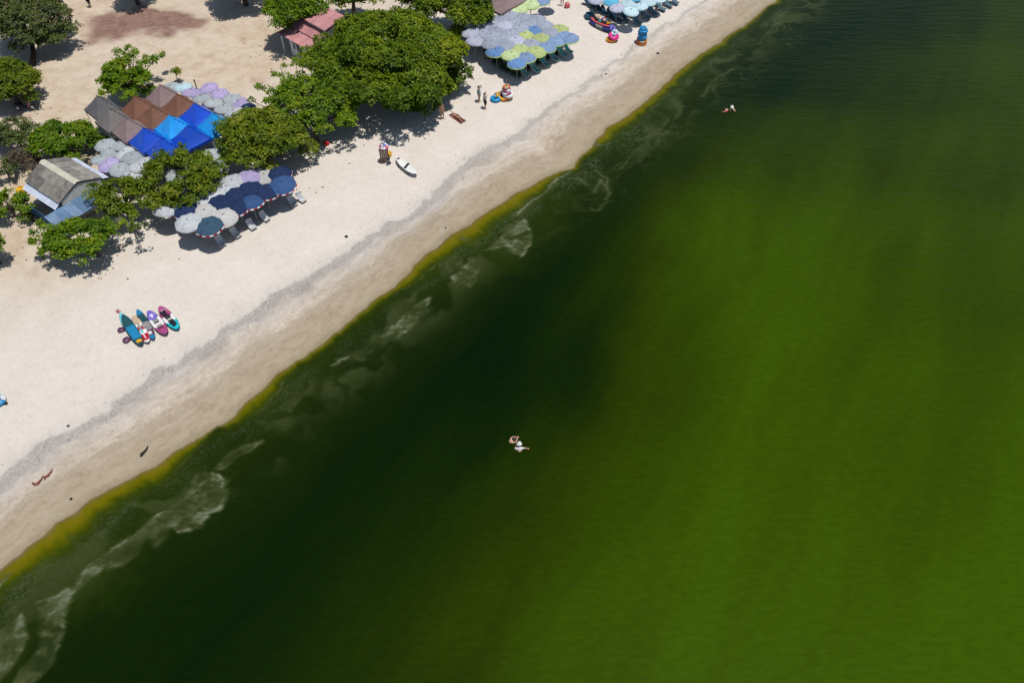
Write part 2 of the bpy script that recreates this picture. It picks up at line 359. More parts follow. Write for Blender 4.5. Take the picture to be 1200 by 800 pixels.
def water_attr(U, Wd, x, y):
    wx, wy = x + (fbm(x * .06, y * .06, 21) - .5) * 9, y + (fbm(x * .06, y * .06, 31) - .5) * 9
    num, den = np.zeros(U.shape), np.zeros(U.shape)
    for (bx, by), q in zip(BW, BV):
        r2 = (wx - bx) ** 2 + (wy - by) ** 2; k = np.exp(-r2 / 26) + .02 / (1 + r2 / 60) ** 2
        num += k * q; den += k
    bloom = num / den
    near = (Wd < 16)
    foam = np.zeros(U.shape); X, Y = x[near], y[near]
    X2 = X + (fbm(X * .9, Y * .9, 41) - .5) * .5 + (fbm(X * 3, Y * 3, 43) - .5) * .35; Y2 = Y + (fbm(X * .9, Y * .9, 42) - .5) * .5 + (fbm(X * 3, Y * 3, 44) - .5) * .35
    tex = fbm(X2 * .8, Y2 * .8, 51, 5); f = np.zeros(X.shape)
    q1, q2 = (fbm(X * .5, Y * .5, 52) - .5) * 4, (fbm(X * .5, Y * .5, 53) - .5) * 4; fil = ss(.80, .97, 1 - np.abs(2 * fbm(X * .7 + q1, Y * .7 + q2, 54, 4) - 1)); hol = ss(.44, .60, fbm(X * 1.1 + q2, Y * 1.1 + q1, 55, 5))
    for P_, a in zip(FOAM, FAMP):
        s = sdp(X2, Y2, P_)
        body = ss(-.12, .2, s) * (.19 + .27 * hol + .24 * fil + .14 * ss(1.4, .2, s) * ss(.4, .6, tex)); rim = np.exp(-((s - .1) / .1) ** 2) * (.05 + .5 * ss(.48, .68, fbm(X * .9, Y * .9, 61)))
        f = np.maximum(f, a * np.clip(body + rim, 0, 1))
    for L_, a in FLINES:
        s = sdl(X2, Y2, L_); f = np.maximum(f, a * (np.exp(-(s / .10) ** 2) * .8 + np.exp(-(s / .5) ** 2) * .3 * ss(.4, .6, tex)))
    f = f * (1 - .9 * ss(.42, .2, sdl(X2, Y2, CHANNEL)))
    veil = ss(.8, 2., Wd[near]) * ss(6.5, 3., Wd[near]) * np.interp(U[near], [0, 15, 35, 50, 58, 66, 80, 100], [.7, .7, .9, 1., .9, 1., .9, .8]) * ss(.42, .68, fbm(U[near] * .35 + 3, Wd[near] * .8 + (fbm(X * .5, Y * .5, 14) - .5) * 4, 15, 5)) * .4
    sw1 = fbm(U[near] * .28 + (fbm(X * .35, Y * .35, 16) - .5) * 5, Wd[near] * .5 + (fbm(X * .35, Y * .35, 17) - .5) * 5, 18, 4); rid = ss(.90, .985, 1 - np.abs(2 * sw1 - 1)); mk = ss(.6, 1.6, Wd[near]) * ss(8, 4, Wd[near]) * np.interp(U[near], [0, 20, 35, 50, 58, 66, 80, 100], [.25, .15, .35, .3, .7, 1., .8, .6]) * ss(.4, .6, fbm(X * .25, Y * .25, 19))
    foam[near] = np.maximum(np.maximum(f, veil), rid * mk * .5 + veil * .5)
    ywid = np.interp(U, yu, yv) * (.85 + .5 * (fbm(U * .35, U * 0 + 3, 71) - .5)) + (fbm(x * 1.6, y * 1.6, 73) - .5) * .5
    lace = np.interp(U, [0, 8, 20, 30, 38, 46, 55, 64, 75, 100], [.7, .35, .3, .15, .65, 1., .8, .3, .6, .45]) * ss(.3, 1., Wd - ywid * .6) * ss(2.6, 1.2, Wd - ywid * .6)
    teal = ss(50, 90, U) * ss(26, 4, Wd)
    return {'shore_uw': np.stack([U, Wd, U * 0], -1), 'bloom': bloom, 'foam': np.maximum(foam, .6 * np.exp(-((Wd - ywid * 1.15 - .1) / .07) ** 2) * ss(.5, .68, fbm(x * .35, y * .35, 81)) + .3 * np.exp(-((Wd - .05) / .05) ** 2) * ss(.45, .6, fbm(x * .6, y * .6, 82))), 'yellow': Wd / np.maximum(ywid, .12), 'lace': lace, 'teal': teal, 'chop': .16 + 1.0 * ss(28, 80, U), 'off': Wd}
def water_material():
    m, t, b = newmat('bloom_water')
    sc = attr(t, 'shore_uw').outputs['Vector']; A = lambda k: attr(t, k).outputs['Fac']
    pos = nd(t, 'ShaderNodeNewGeometry').outputs['Position']
    big = noise(t, mapping(t, pos, (1, .45, 1), (0, 0, .5)), .12, 5, .6, .5); sm = noise(t, mapping(t, pos, (.6, 1.6, 1)), 2.2, 5, .62)
    stk = noise(t, mapping(t, mapping(t, sc, (1, 1, 1), (0, 0, .23)), (.03, .17, 1)), 1., 5, .58, .25); bl = mth(t, 'ADD', A('bloom'), mth(t, 'MULTIPLY', ramp(t, [(0., .22), (.5, 1.)], A('bloom')).outputs[0], mth(t, 'ADD', mth(t, 'MULTIPLY', mth(t, 'SUBTRACT', big, .5), .16), mth(t, 'MULTIPLY', mth(t, 'SUBTRACT', stk, .5), .9))))  # diagonal streaks: light shafts in the water, coloured in as denser algae
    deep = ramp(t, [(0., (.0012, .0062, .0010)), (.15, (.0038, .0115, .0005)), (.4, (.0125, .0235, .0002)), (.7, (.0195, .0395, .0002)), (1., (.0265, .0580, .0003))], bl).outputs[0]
    deep = mix(t, deep, (.0016, .0090, .0060), mth(t, 'MULTIPLY', A('teal'), .5))
    deep = mix(t, deep, mix(t, deep, (1.9, 1.8, 1.9), 1., 'MULTIPLY'), mth(t, 'MULTIPLY', ramp(t, [(.35, 0.), (.7, 1.)], sm).outputs[0], .3))
    # shallows: algae over sand
    yl = mth(t, 'ADD', A('yellow'), mth(t, 'MULTIPLY', mth(t, 'SUBTRACT', noise(t, mapping(t, sc, (2.2, .8, 1)), 1., 4, .6), .5), .7))
    yc = ramp(t, [(0., (.15, .118, .028)), (.22, (.128, .105, .004)), (.6, (.088, .085, .001)), (1., (.036, .048, .001))], yl).outputs[0]
    deep = mix(t, deep, (.021, .037, .0012), ramp(t, [(.2, .9), (.45, .5), (1., .0)], mth(t, 'MULTIPLY', yl, .22)).outputs[0]); col = mix(t, deep, yc, ramp(t, [(.25, 1.), (.5, .6), (.75, .2), (1., .0)], mth(t, 'MULTIPLY', yl, .5)).outputs[0])
    sh = ramp(t, [(0., .75), (.5, .35), (1., 0.)], mth(t, 'MULTIPLY', A('off'), .12)).outputs[0]
    col = mix(t, col, (.0135, .0215, .0022), mth(t, 'MULTIPLY', sh, mth(t, 'SUBTRACT', 1., ramp(t, [(.55, 1.), (.95, 0.)], mth(t, 'MULTIPLY', yl, .62)).outputs[0])))
    # scum and foam
    fn = noise(t, pos, 3.5, 6, .68, .8)
    fo = mth(t, 'MULTIPLY', A('foam'), mth(t, 'ADD', .62, mth(t, 'MULTIPLY', fn, .75)), True)
    fc = ramp(t, [(0., (.030, .042, .010)), (.5, (.056, .068, .026)), (1., (.15, .16, .11))], fo).outputs[0]
    col = mix(t, col, fc, mth(t, 'MULTIPLY', ramp(t, [(.0, 0.), (.3, .5), (.6, .85), (1., .95)], fo).outputs[0], 1.))
    ln = noise(t, mapping(t, sc, (1.6, 2.2, 1)), 2.2, 9, .8, .25)
    la = mth(t, 'MULTIPLY', mth(t, 'MULTIPLY', A('lace'), ramp(t, [(.38, 0.), (.56, 1.)], noise(t, mapping(t, sc, (.35, .7, 1)), 1., 3, .6)).outputs[0]), ramp(t, [(.49, 0.), (.60, .7), (.7, 1.)], ln).outputs[0])
    col = mix(t, col, (.12, .145, .10), mth(t, 'MULTIPLY', la, .72))
    t.links.new(col, b.inputs['Base Color'])
    setin(b, Roughness=.22, IOR=1.33); b.inputs['Specular IOR Level'].default_value = .09
    bm = nd(t, 'ShaderNodeBump'); setin(bm, Distance=.2); t.links.new(A('chop'), bm.inputs['Strength'])
    h = mth(t, 'ADD', mth(t, 'MULTIPLY', noise(t, mapping(t, pos, (.4, 1.3, 1), (0, 0, .12)), 1.1, 6, .62, .2), .8), mth(t, 'MULTIPLY', noise(t, mapping(t, pos, (.6, 1.3, 1), (0, 0, -.3)), 4.5, 3, .6), .12))
    t.links.new(h, bm.inputs['Height']); t.links.new(bm.outputs[0], b.inputs['Normal'])
    # the thin lip of the wash lets the sand through
    tr = nd(t, 'ShaderNodeBsdfTransparent'); mx = nd(t, 'ShaderNodeMixShader')
    t.links.new(ramp(t, [(0., .25), (.5, .85), (1., 1.)], mth(t, 'MULTIPLY', A('off'), 2.2)).outputs[0], mx.inputs[0])
    t.links.new(tr.outputs[0], mx.inputs[1]); t.links.new(b.outputs[0], mx.inputs[2]); t.links.new(mx.outputs[0], t.nodes['Material Output'].inputs[0])
    return m
ws = list(np.arange(0, 14, .13)); st_ = .13
while ws[-1] < 600: st_ = min(st_ * 1.12, 40); ws.append(ws[-1] + (min(st_, .8) if ws[-1] < 80 else st_))
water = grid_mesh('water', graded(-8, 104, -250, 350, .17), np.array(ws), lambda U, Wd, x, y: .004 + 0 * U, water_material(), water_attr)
tag(water, kind='structure')

# ================================================================== BUILDINGS
def sheet(o, a, b, w, l, waves, amp, mat, name, parent, nz=None):
    """one corrugated roofing sheet: origin o, across the waves a, down the slope b"""
    a, b = Vector(a).normalized(), Vector(b).normalized(); n = a.cross(b); n = n if n.z > 0 else -n
    k = waves * 4; mb = MB(); vs = []
    for i in range(k + 1):
        h = amp * math.cos(i * math.pi / 2)
        for j in (0, 1): vs.append(Vector(o) + a * (w * i / k) + b * (l * j) + n * h)
    fs = [(2*i, 2*i+1, 2*i+3, 2*i+2) for i in range(k)]
    # under face for thickness
    m = len(vs); vs += [v - n * .012 for v in vs]
    fs += [(m+2*i+2, m+2*i+3, m+2*i+1, m+2*i) for i in range(k)] + [(2*i+1, m+2*i+1, m+2*i+3, 2*i+3) for i in range(k)] + [(2*i+2, m+2*i+2, m+2*i, 2*i) for i in range(k)]
    fs += [(0, m, m+1, 1), (2*k+1, m+2*k+1, m+2*k, 2*k)]
    mb.add(vs, fs)
    return ob(name, mb.mesh(name, mat), parent)
def slope(parent, p0, p1, q0, q1, cols, rows, waves, amp, mats, name='roof_sheet', lap=.06):
    """roof plane from ridge p0-p1 down to eave q0-q1, laid in sheets"""
    p0, p1, q0, q1 = map(Vector, (p0, p1, q0, q1)); L = (p1 - p0).length; D = (q0 - p0).length
    a, b = (p1 - p0) / L, (q0 - p0) / D; n = a.cross(b); n = n if n.z > 0 else -n
    for i in range(cols):
        for j in range(rows):
            o = p0 + a * (L * i / cols) + b * (D * j / rows) + n * ((rows - j) * .018 + (i % 2) * .006 + random.uniform(0, .008))
            sheet(o, a, b + n * random.uniform(-.004, .004), L / cols + lap * .5, D / rows + (lap if j < rows - 1 else random.uniform(-.02, .03)), waves, amp, random.choice(mats), name, parent)
fc = [M('fibre_cement_a', (.20, .19, .17), .95, .1, .3, 2.2), M('fibre_cement_b', (.255, .245, .22), .95, .1, .3, 2.), M('fibre_cement_c', (.15, .142, .13), .95, .1, .35, 2.6)]
zinc = M('zinc_sheet', (.44, .49, .58), .4, .5, .12, 1.5)
bluetin = [M('blue_tin', (.10, .17, .28), .45, .5, .2, 1.5), M('blue_tin_pale', (.17, .25, .37), .45, .5, .2, 1.5)]
teal = M('teal_board', (.012, .075, .15), .6, .3, .2, 2)
creamwall = M('cream_wall', (.5, .48, .43), .85, .2, .15, 1.5)
wood = M('weathered_wood', (.16, .115, .08), .85, .2, .3, 5); dark = M('dark_interior', (.02, .02, .022), .9, .1)

# -- hut with a weathered fibre cement roof
RZ, EZ = 2.9, 2.15
ra, rb = PX(49.5, 189, RZ), PX(90.3, 214.3, RZ)
ax = (rb - ra); ax.z = 0; LEN = ax.length; ax.normalize(); sd_ = Vector((ax.y, -ax.x, 0))         # along the ridge towards the sea, and to its right
if sd_.x > 0: sd_ = -sd_                                                                          # left hand (west) slope side
le = PX(71.3, 234.4, EZ); HW = abs((le - rb).dot(sd_)); HW = min(max(HW, 1.9), 2.7)
gzh = float(gz(ra.x, ra.y))
hut = thing('beach_hut', 'small hut with weathered grey corrugated gable roof and pale ridge cap', 'hut', (ra.x, ra.y, gzh))
def Hh(al, sx, z): return Vector((0, 0, 0)) + ax * al + sd_ * sx + Vector((0, 0, z))
slope(hut, Hh(0, 0, RZ), Hh(LEN, 0, RZ), Hh(0, HW, EZ), Hh(LEN, HW, EZ), 5, 2, 4, .03, fc)
slope(hut, Hh(0, 0, RZ), Hh(LEN, 0, RZ), Hh(0, -HW, EZ), Hh(LEN, -HW, EZ), 5, 2, 4, .03, fc)
mb = MB()
for s in (1, -1): mb.add([Hh(-.06, 0, RZ + .10), Hh(LEN + .06, 0, RZ + .10), Hh(LEN + .06, s * .26, RZ - .01), Hh(-.06, s * .26, RZ - .01)], [(0, 1, 2, 3) if s > 0 else (3, 2, 1, 0)])
ob('ridge_cap', mb.mesh('ridge_cap', M('pale_mortar', (.42, .405, .33), .9, .1, .15, 2)), hut)
mb = MB()
for al in (.12, LEN - .12):
    mb.add([Hh(al, HW - .2, 0), Hh(al, -HW + .2, 0), Hh(al, -HW + .2, EZ), Hh(al, 0, RZ - .12), Hh(al, HW - .2, EZ)], [(0, 1, 2, 3, 4)])
    mb.add([Hh(al + .08, HW - .2, 0), Hh(al + .08, -HW + .2, 0), Hh(al + .08, -HW + .2, EZ), Hh(al + .08, 0, RZ - .12), Hh(al + .08, HW - .2, EZ)], [(4, 3, 2, 1, 0)])
ob('gable_wall', mb.mesh('gable_wall', creamwall), hut)
for s in (1, -1):
    mb = MB(); c = Hh(LEN / 2, s * (HW - .25), EZ / 2 - .1); mb.box(c, (LEN - .4, .08, EZ - .15), math.atan2(ax.y, ax.x)); ob('side_wall', mb.mesh('side_wall', teal if s > 0 else creamwall), hut)
# awnings of zinc sheet along both eaves
for s, w_ in ((1, .42), (-1, .5)):
    p0, p1, q0, q1 = Hh(.1, s * (HW - .12), EZ - .12), Hh(LEN - .1, s * (HW - .12), EZ - .12), Hh(.1, s * (HW + w_), EZ - .4), Hh(LEN - .1, s * (HW + w_), EZ - .4)
    slope(hut, p0, p1, q0, q1, 4, 1, 4, .03, [zinc], 'awning_sheet')
# lean-to in blue tin before the gable
p0, p1 = Hh(LEN - .02, HW * 1.75, EZ - .35), Hh(LEN - .02, -HW * .55, EZ - .35); q0, q1 = Hh(LEN * 1.33, HW * 1.75, EZ - .75), Hh(LEN * 1.33, -HW * .55, EZ - .75)
slope(hut, p0, p1, q0, q1, 6, 1, 3, .04, bluetin, 'lean_to_sheet')
for sx in (HW * 1.7, HW * .6, -HW * .5):
    mb = MB(); mb.tube([Hh(LEN * 1.3, sx, -.1), Hh(LEN * 1.3, sx, EZ - .78)], .05, 6); ob('post', mb.mesh('post', wood), hut)
mb = MB(); mb.box(Hh(LEN * .62, HW + 1.0, .55), (LEN * .8, .05, 1.1), math.atan2(ax.y, ax.x)); ob('counter_panel', mb.mesh('counter_panel', teal), hut)
mb = MB(); mb.box(Hh(LEN * .35, HW + .98, .05), (LEN * .5, .9, .1), math.atan2(ax.y, ax.x)); ob('doorstep', mb.mesh('doorstep', dark), hut)

# -- house with a faded red metal roof behind the big tree
red = [M('faded_red_metal', (.38, .165, .168), .6, .35, .14, .9), M('faded_red_metal_b', (.405, .185, .188), .6, .35, .14, .9)]
RZ, EZ = 3.2, 2.3
ra, rb = PX(351.6, 12.2, RZ), PX(376, 25.4, RZ); ax = rb - ra; ax.z = 0; LEN = ax.length + 1.6; ax.normalize(); sd_ = Vector((ax.y, -ax.x, 0))
if sd_.x > 0: sd_ = -sd_
le = PX(339.4, 30, EZ); HW = 1.55; SK = 1.35
house = thing('red_roofed_house', 'white walled house with faded red metal roof half hidden by the big tree', 'house', (ra.x, ra.y, float(gz(ra.x, ra.y))))
slope(house, Hh(0, 0, RZ), Hh(LEN, 0, RZ), Hh(0, HW, EZ), Hh(LEN, HW, EZ), 6, 1, 6, .018, red)
slope(house, Hh(0, 0, RZ), Hh(LEN, 0, RZ), Hh(0, -HW, EZ), Hh(LEN, -HW, EZ), 6, 1, 6, .018, red)
slope(house, Hh(-.1, HW - .2, EZ - .1), Hh(LEN, HW - .2, EZ - .1), Hh(-.1, HW + SK, EZ - .25), Hh(LEN, HW + SK, EZ - .25), 6, 1, 6, .018, red, 'porch_sheet')
mb = MB()
for s in (1, -1): mb.add([Hh(-.05, 0, RZ + .1), Hh(LEN + .05, 0, RZ + .1), Hh(LEN + .05, s * .24, RZ), Hh(-.05, s * .24, RZ)], [(0, 1, 2, 3) if s > 0 else (3, 2, 1, 0)])
ob('ridge_cap', mb.mesh('ridge_cap', red[0]), house)
white = M('white_wall', (.62, .64, .66), .85, .2, .08, 1.5); rz_ = math.atan2(ax.y, ax.x)
mb = MB(); mb.box(Hh(LEN / 2 + .5, .5, EZ / 2 - .35), (LEN - 1.0, 2 * HW + .9, EZ - .6), rz_)
hw_ = ob('wall', mb.mesh('wall', white), house)
for al in (2., 4.2):
    mb = MB(); mb.box(Hh(al, HW + .95, 1.4), (.9, .06, 1.0), rz_); f_ = ob('window', mb.mesh('window', wood), house)
    mb = MB(); mb.box(Hh(al, HW + .98, 1.4), (.74, .05, .84), rz_); ob('pane', mb.mesh('pane', M('window_glass', (.03, .04, .05), .08, .6)), f_)
for al in (.2, LEN / 2, LEN - .3):
    mb = MB(); mb.box(Hh(al, HW + SK - .15, EZ / 2 - .25), (.12, .12, EZ - .5), rz_); ob('post', mb.mesh('post', white), house)
ra2 = PX(379, 19, 3.6); shed = thing('annex', 'small pink roofed annex beyond the red roofed house', 'shed', (ra2.x, ra2.y, float(gz(ra2.x, ra2.y))))
slope(shed, Hh(-1.5, -1.2, 3.7), Hh(1.6, -1.2, 3.7), Hh(-1.5, 1.2, 3.2), Hh(1.6, 1.2, 3.2), 3, 1, 6, .018, red)
mb = MB(); mb.box((0, 0, 1.55), (2.7, 2.0, 3.1), rz_); ob('wall', mb.mesh('wall', white), shed)

# ================================================================== TREES
def leaf_material(name, stops, trans=.36):
    m, t, b = newmat(name)
    lv = attr(t, 'leaf').outputs['Fac']
    c = ramp(t, stops, lv).outputs[0]
    t.links.new(c, b.inputs['Base Color']); setin(b, Roughness=.55); b.inputs['Specular IOR Level'].default_value = .22
    tr = nd(t, 'ShaderNodeBsdfTranslucent'); t.links.new(mix(t, c, (1.15, 1.1, .5), 1., 'MULTIPLY'), tr.inputs[0])
    mx = nd(t, 'ShaderNodeMixShader'); mx.inputs[0].default_value = trans
    t.links.new(b.outputs[0], mx.inputs[1]); t.links.new(tr.outputs[0], mx.inputs[2]); t.links.new(mx.outputs[0], t.nodes['Material Output'].inputs[0])
    return m
LEAF = {'big': leaf_material('leaf_dark_glossy', [(0, (0.0316, 0.0690, 0.0043)), (.45, (0.0862, 0.1510, 0.0043)), (.8, (0.1654, 0.2372, 0.0057)), (1, (0.2875, 0.3162, 0.0115))]),
        'almond': leaf_material('leaf_bright_green', [(0, (0.0336, 0.0806, 0.0054)), (.45, (0.0914, 0.1814, 0.0054)), (.8, (0.1680, 0.2621, 0.0067)), (1, (0.2822, 0.3226, 0.0134))]),
        'olive': leaf_material('leaf_olive', [(0, (0.0373, 0.0696, 0.0050)), (.5, (0.1093, 0.1714, 0.0062)), (.85, (0.1987, 0.2484, 0.0099)), (1, (0.3105, 0.2857, 0.0373))]),
        'dry': leaf_material('leaf_dusty', [(0, (0.0343, 0.0502, 0.0172)), (.4, (0.0660, 0.0871, 0.0264)), (.75, (0.0924, 0.1386, 0.0158)), (1, (0.1716, 0.1386, 0.0792))], .2),
        'dead': leaf_material('leaf_dead', [(0, (.06, .045, .03)), (.5, (.11, .085, .055)), (1, (.16, .13, .08))], .15)}
bark = M('bark', (.10, .078, .06), .95, .1, .35, 6, bump=.4); bark_dark = M('bark_dark', (.035, .027, .022), .95, .1, .35, 6, bump=.4)
def leaves(cent, nrm, nl, size, vals, r):
    """rosettes of leaves: centres, outward directions"""
    n = len(cent); c = np.repeat(cent, nl, 0); u = np.repeat(nrm, nl, 0)
    ang = (np.tile(np.arange(nl), n) / nl * 2 * np.pi + np.repeat(r.random(n) * 6.28, nl) + r.normal(0, .3, n * nl))
    a = np.cross(u, np.array([.31, .2, .93])); a /= np.linalg.norm(a, axis=1, keepdims=True) + 1e-9; b = np.cross(u, a)
    d = a * np.cos(ang)[:, None] + b * np.sin(ang)[:, None]; s = np.cross(u, d)
    tilt = r.normal(.15, .35, n * nl)[:, None]; d = d * np.cos(tilt) + u * np.sin(tilt); up = np.cross(d, s); up *= np.sign((up * u).sum(1, keepdims=True) + 1e-9)
    L = size * r.uniform(.7, 1.25, n * nl)[:, None]; wd = L * r.uniform(.26, .36, n * nl)[:, None]
    base = c + d * L * .08 + r.normal(0, size * .22, (n * nl, 3)); mid = base + d * L * .58; tip = base + d * L - up * L * r.uniform(.05, .25, n * nl)[:, None]
    lift = up * wd * .35
    V = np.stack([base, mid + s * wd + lift, tip, mid - s * wd + lift], 1).reshape(-1, 3)
    lv = np.repeat(np.clip(np.repeat(vals, nl) + r.normal(0, .17, n * nl), 0, 1), 4)
    return V, lv
def crown_mesh(name, V, lv, mat):
    me = bpy.data.meshes.new(name); n = len(V) // 4
    me.vertices.add(4 * n); me.vertices.foreach_set('co', V.ravel())
    me.loops.add(4 * n); me.loops.foreach_set('vertex_index', np.arange(4 * n)); me.polygons.add(n); me.polygons.foreach_set('loop_start', np.arange(n) * 4)
    a = me.attributes.new('leaf', 'FLOAT', 'POINT'); a.data.foreach_set('value', lv)
    me.materials.append(mat); me.update(); return me
def tree(name, label, cx, cy, hw, hh, zc, kind='almond', lobes=40, dens=17, lobe_r=.24, size=.3, base=None, trunk_r=.2, ky=.9, flat=.5, barkm=None, extra=(), inner=.35, seed=1, group=None, hollow=.55, tilt=0):
    """a tree seen at pixel (cx, cy), crown half size in pixels hw x hh, crown centre zc metres up"""
    r = np.random.default_rng(seed * 97 + 5)
    c = PX(cx, cy, zc); dist = (Vector((0, 0, CAM_H)) - c).length; dep = math.asin((CAM_H - c.z) / dist)
    k = ((sP + (cy - 400) / FPX * cP)) * FPX / (CAM_H - c.z)           # pixels per metre there
    rx = hw / k; ry = rx * ky; rz = math.sqrt(max((hh / k) ** 2 - (ry * math.sin(dep)) ** 2, .02)) / math.cos(dep)
    if rz < .34 * rx: rz = .34 * rx; ry = math.sqrt(max((hh / k) ** 2 - (rz * math.cos(dep)) ** 2, (.3 * rx) ** 2)) / math.sin(dep)
    rz = min(rz, zc * .75, rx * .8)
    g = G(*base) if base else Vector((c.x, c.y, float(gz(c.x, c.y)))); g.z -= .1
    T = thing(name, label, 'tree', g, 0, group)
    C0 = np.array(c - g)
    # lobe centres over a flattened dome
    th = r.random(lobes) * 2 * np.pi; q = np.sqrt(r.uniform(hollow * .3, 1, lobes)); q = q * r.uniform(.82, 1.04, lobes)
    zz = np.sqrt(np.clip(1 - np.minimum(q, 1) ** 2, 0, 1)) * r.uniform(.55, 1., lobes) - flat * r.random(lobes) * ss(.45, .95, q)
    lc = np.stack([q * np.cos(th) * rx * (1 - lobe_r * .75), q * np.sin(th) * ry * (1 - lobe_r * .75), (zz - .3) * rz], 1) + C0; lc[:, 2] = np.maximum(lc[:, 2], .75)
    lr = rx * lobe_r * r.uniform(.65, 1.3, lobes)
    for ex, ey, er in extra:
        p = PX(ex, ey, zc * r.uniform(.85, 1.1)) - g; lc = np.vstack([lc, np.array(p)]); lr = np.append(lr, er / k)
        if er < 8: p2 = np.array(p) * .72 + np.array([C0[0], C0[1], p.z]) * .28; lc = np.vstack([lc, p2]); lr = np.append(lr, max(er * .8, 3.5) / k)
    cs, ns, vs = [], [], []
    for p, rad in zip(lc, lr):
        far = np.hypot((p[0] - C0[0]) / rx, (p[1] - C0[1]) / ry); n = max(8, int(dens * 2 * math.pi * rad * rad * (1 - .45 * ss(.45, .95, far)))); d = r.normal(0, 1, (n, 3)); d[:, 2] = np.abs(d[:, 2]) * 1.0 - .28; d /= np.linalg.norm(d, axis=1, keepdims=True)
        sh = np.where(r.random(n) < inner, r.uniform(.3, .85, n), r.uniform(.82, 1.08, n)) * (1 + .22 * np.sin(d[:, 0] * 5 + p[0] * 3) * np.cos(d[:, 1] * 5 + p[1]))
        cs.append(p + d * sh[:, None] * np.array([1, 1, .62]) * rad)
        nn = d * .55 + np.array([0, 0, .8]) + r.normal(0, .22, (n, 3)); ns.append(nn / np.linalg.norm(nn, axis=1, keepdims=True))
        vs.append(np.clip(r.normal(.5, .13) + .1 * d[:, 2] + r.normal(0, .08, n), 0, 1))
    cs, ns, vs = np.vstack(cs), np.vstack(ns), np.concatenate(vs)
    V, lv = leaves(cs, ns, 7, size, vs, r)
    cr = ob('crown', crown_mesh('crown', V, lv, LEAF[kind]), T)
    # trunk, forks and limbs reaching into the lobes
    mb = MB(); fork = Vector(C0) * .0 + Vector((C0[0] * .55, C0[1] * .55, max(.8, (C0[2] - rz * .55) * .8)))
    b0 = Vector((0, 0, 0)); m1 = b0.lerp(fork, .5) + Vector((r.normal(0, .12), r.normal(0, .12), 0))
    mb.tube([b0, m1, fork], [trunk_r * 1.25, trunk_r, trunk_r * .85], 9)
    tk = ob('trunk', mb.mesh('trunk', barkm or bark, True), T)
    sel = range(len(lc)) if len(lc) < 40 else r.choice(len(lc), 40, replace=False)
    for i in sel:
        e = Vector(lc[i]); mid = fork.lerp(e, .5) + Vector((r.normal(0, .1), r.normal(0, .1), -.12 * (e - fork).length * .5))
        mb = MB(); mb.tube([fork, mid, e, e + Vector((0, 0, .25))], [trunk_r * .5, trunk_r * .3, trunk_r * .14, .012], 5); ob('limb', mb.mesh('limb', barkm or bark, True), tk)
    return T

tree('spreading_tree', 'huge dense dark green tree right of the red roofed house', 454, 62, 95, 68, 3.9, 'big', 120, 26, .17, .24, trunk_r=.38, seed=1, flat=1.0, inner=.15, extra=[(430,108,17),(400,104,17),(468,116,15),(500,108,15),(388,116,12),(450,100,18),(415,90,18),(480,95,18),(374,62,12),(378,48,11),(385,80,13),(364,66,9),(358,74,8)])
tree('spreading_tree', 'dark green tree beside the big one, cut by the top edge above parasols', 534, 3, 46, 26, 3.4, 'big', 40, 26, .25, .23, trunk_r=.25, seed=2, flat=1.)
tree('spreading_tree', 'bright leafy tree behind the red roofed house at the top edge', 343, 8, 38, 29, 3.6, 'almond', 36, 24, .25, .24, trunk_r=.22, seed=3, flat=.9, extra=[(318,14,9),(325,26,8),(372,8,12)])
tree('sea_almond_tree', 'open layered tree with stray shoots left below the huge tree', 362, 124, 56, 40, 2.7, 'almond', 52, 16, .18, .23, trunk_r=.18, seed=4, flat=.7, base=(372,166), extra=[(302,101,4),(310,105,6),(333,78,4),(332,88,6),(322,86,4),(345,95,8),(295,118,4),(318,120,9),(405,140,12),(395,120,12),(410,125,9),(380,150,10),(353,67,8),(346,74,7),(359,60,8),(366,72,10)], inner=.3)
tree('sea_almond_tree', 'rounded olive green tree shading the navy parasols', 306, 160, 61, 43, 2.9, 'olive', 80, 22, .17, .2, trunk_r=.22, seed=5, inner=.25, flat=.7, base=(318,206))
tree('sea_almond_tree', 'thin straggly tree between blue tents and shaded white parasols', 209, 208, 60, 38, 2.75, 'olive', 58, 13, .14, .22, trunk_r=.13, seed=6, flat=.6, extra=[(213,172,4),(213,180,6),(186,181,6),(190,190,9),(230,190,9),(180,200,8),(175,215,10),(215,235,9),(185,235,12),(160,215,6),(240,182,7),(225,215,10),(247,203,9),(238,222,9),(258,192,8),(205,222,9)])
tree('sea_almond_tree', 'bright green spreading tree on the sand below the grey roofed hut', 92, 279, 48, 25, 2.0, 'almond', 46, 16, .17, .23, trunk_r=.15, seed=7, flat=.6, base=(115,300), extra=[(36,283,3),(42,281,5),(50,268,5),(38,273,3),(47,262,4),(132,248,10),(127,262,10),(142,235,8),(150,242,8),(145,262,8),(55,285,6)])
tree('sea_almond_tree', 'thin leafy tree between the hut lean-to and the white parasols', 141, 229, 34, 26, 2.4, 'olive', 30, 13, .19, .22, trunk_r=.11, seed=8, flat=.5, extra=[(160,265,7),(155,250,6),(170,240,6),(118,222,8),(110,219,7),(106,228,7),(122,232,9)])
tree('sea_almond_tree', 'bright upright tree standing alone left above the brown tents', 146, 88, 29, 29, 2.3, 'almond', 32, 17, .24, .25, trunk_r=.15, seed=9, flat=.9, extra=[(150,56,3),(138,62,6),(157,62,6),(170,68,5),(182,68,4),(190,64,3),(120,95,7),(127,82,7),(165,95,8),(150,112,8),(134,108,6),(118,108,3)], inner=.3)
tree('round_tree', 'round bushy green tree above the grey roofed hut', 75, 165, 46, 30, 1.9, 'almond', 52, 18, .19, .21, trunk_r=.17, seed=10, flat=.9)
tree('shrub', 'pale dusty shrub left of the round bushy tree', 16, 155, 33, 30, 1.6, 'dry', 34, 13, .24, .19, trunk_r=.08, seed=11, flat=.8)
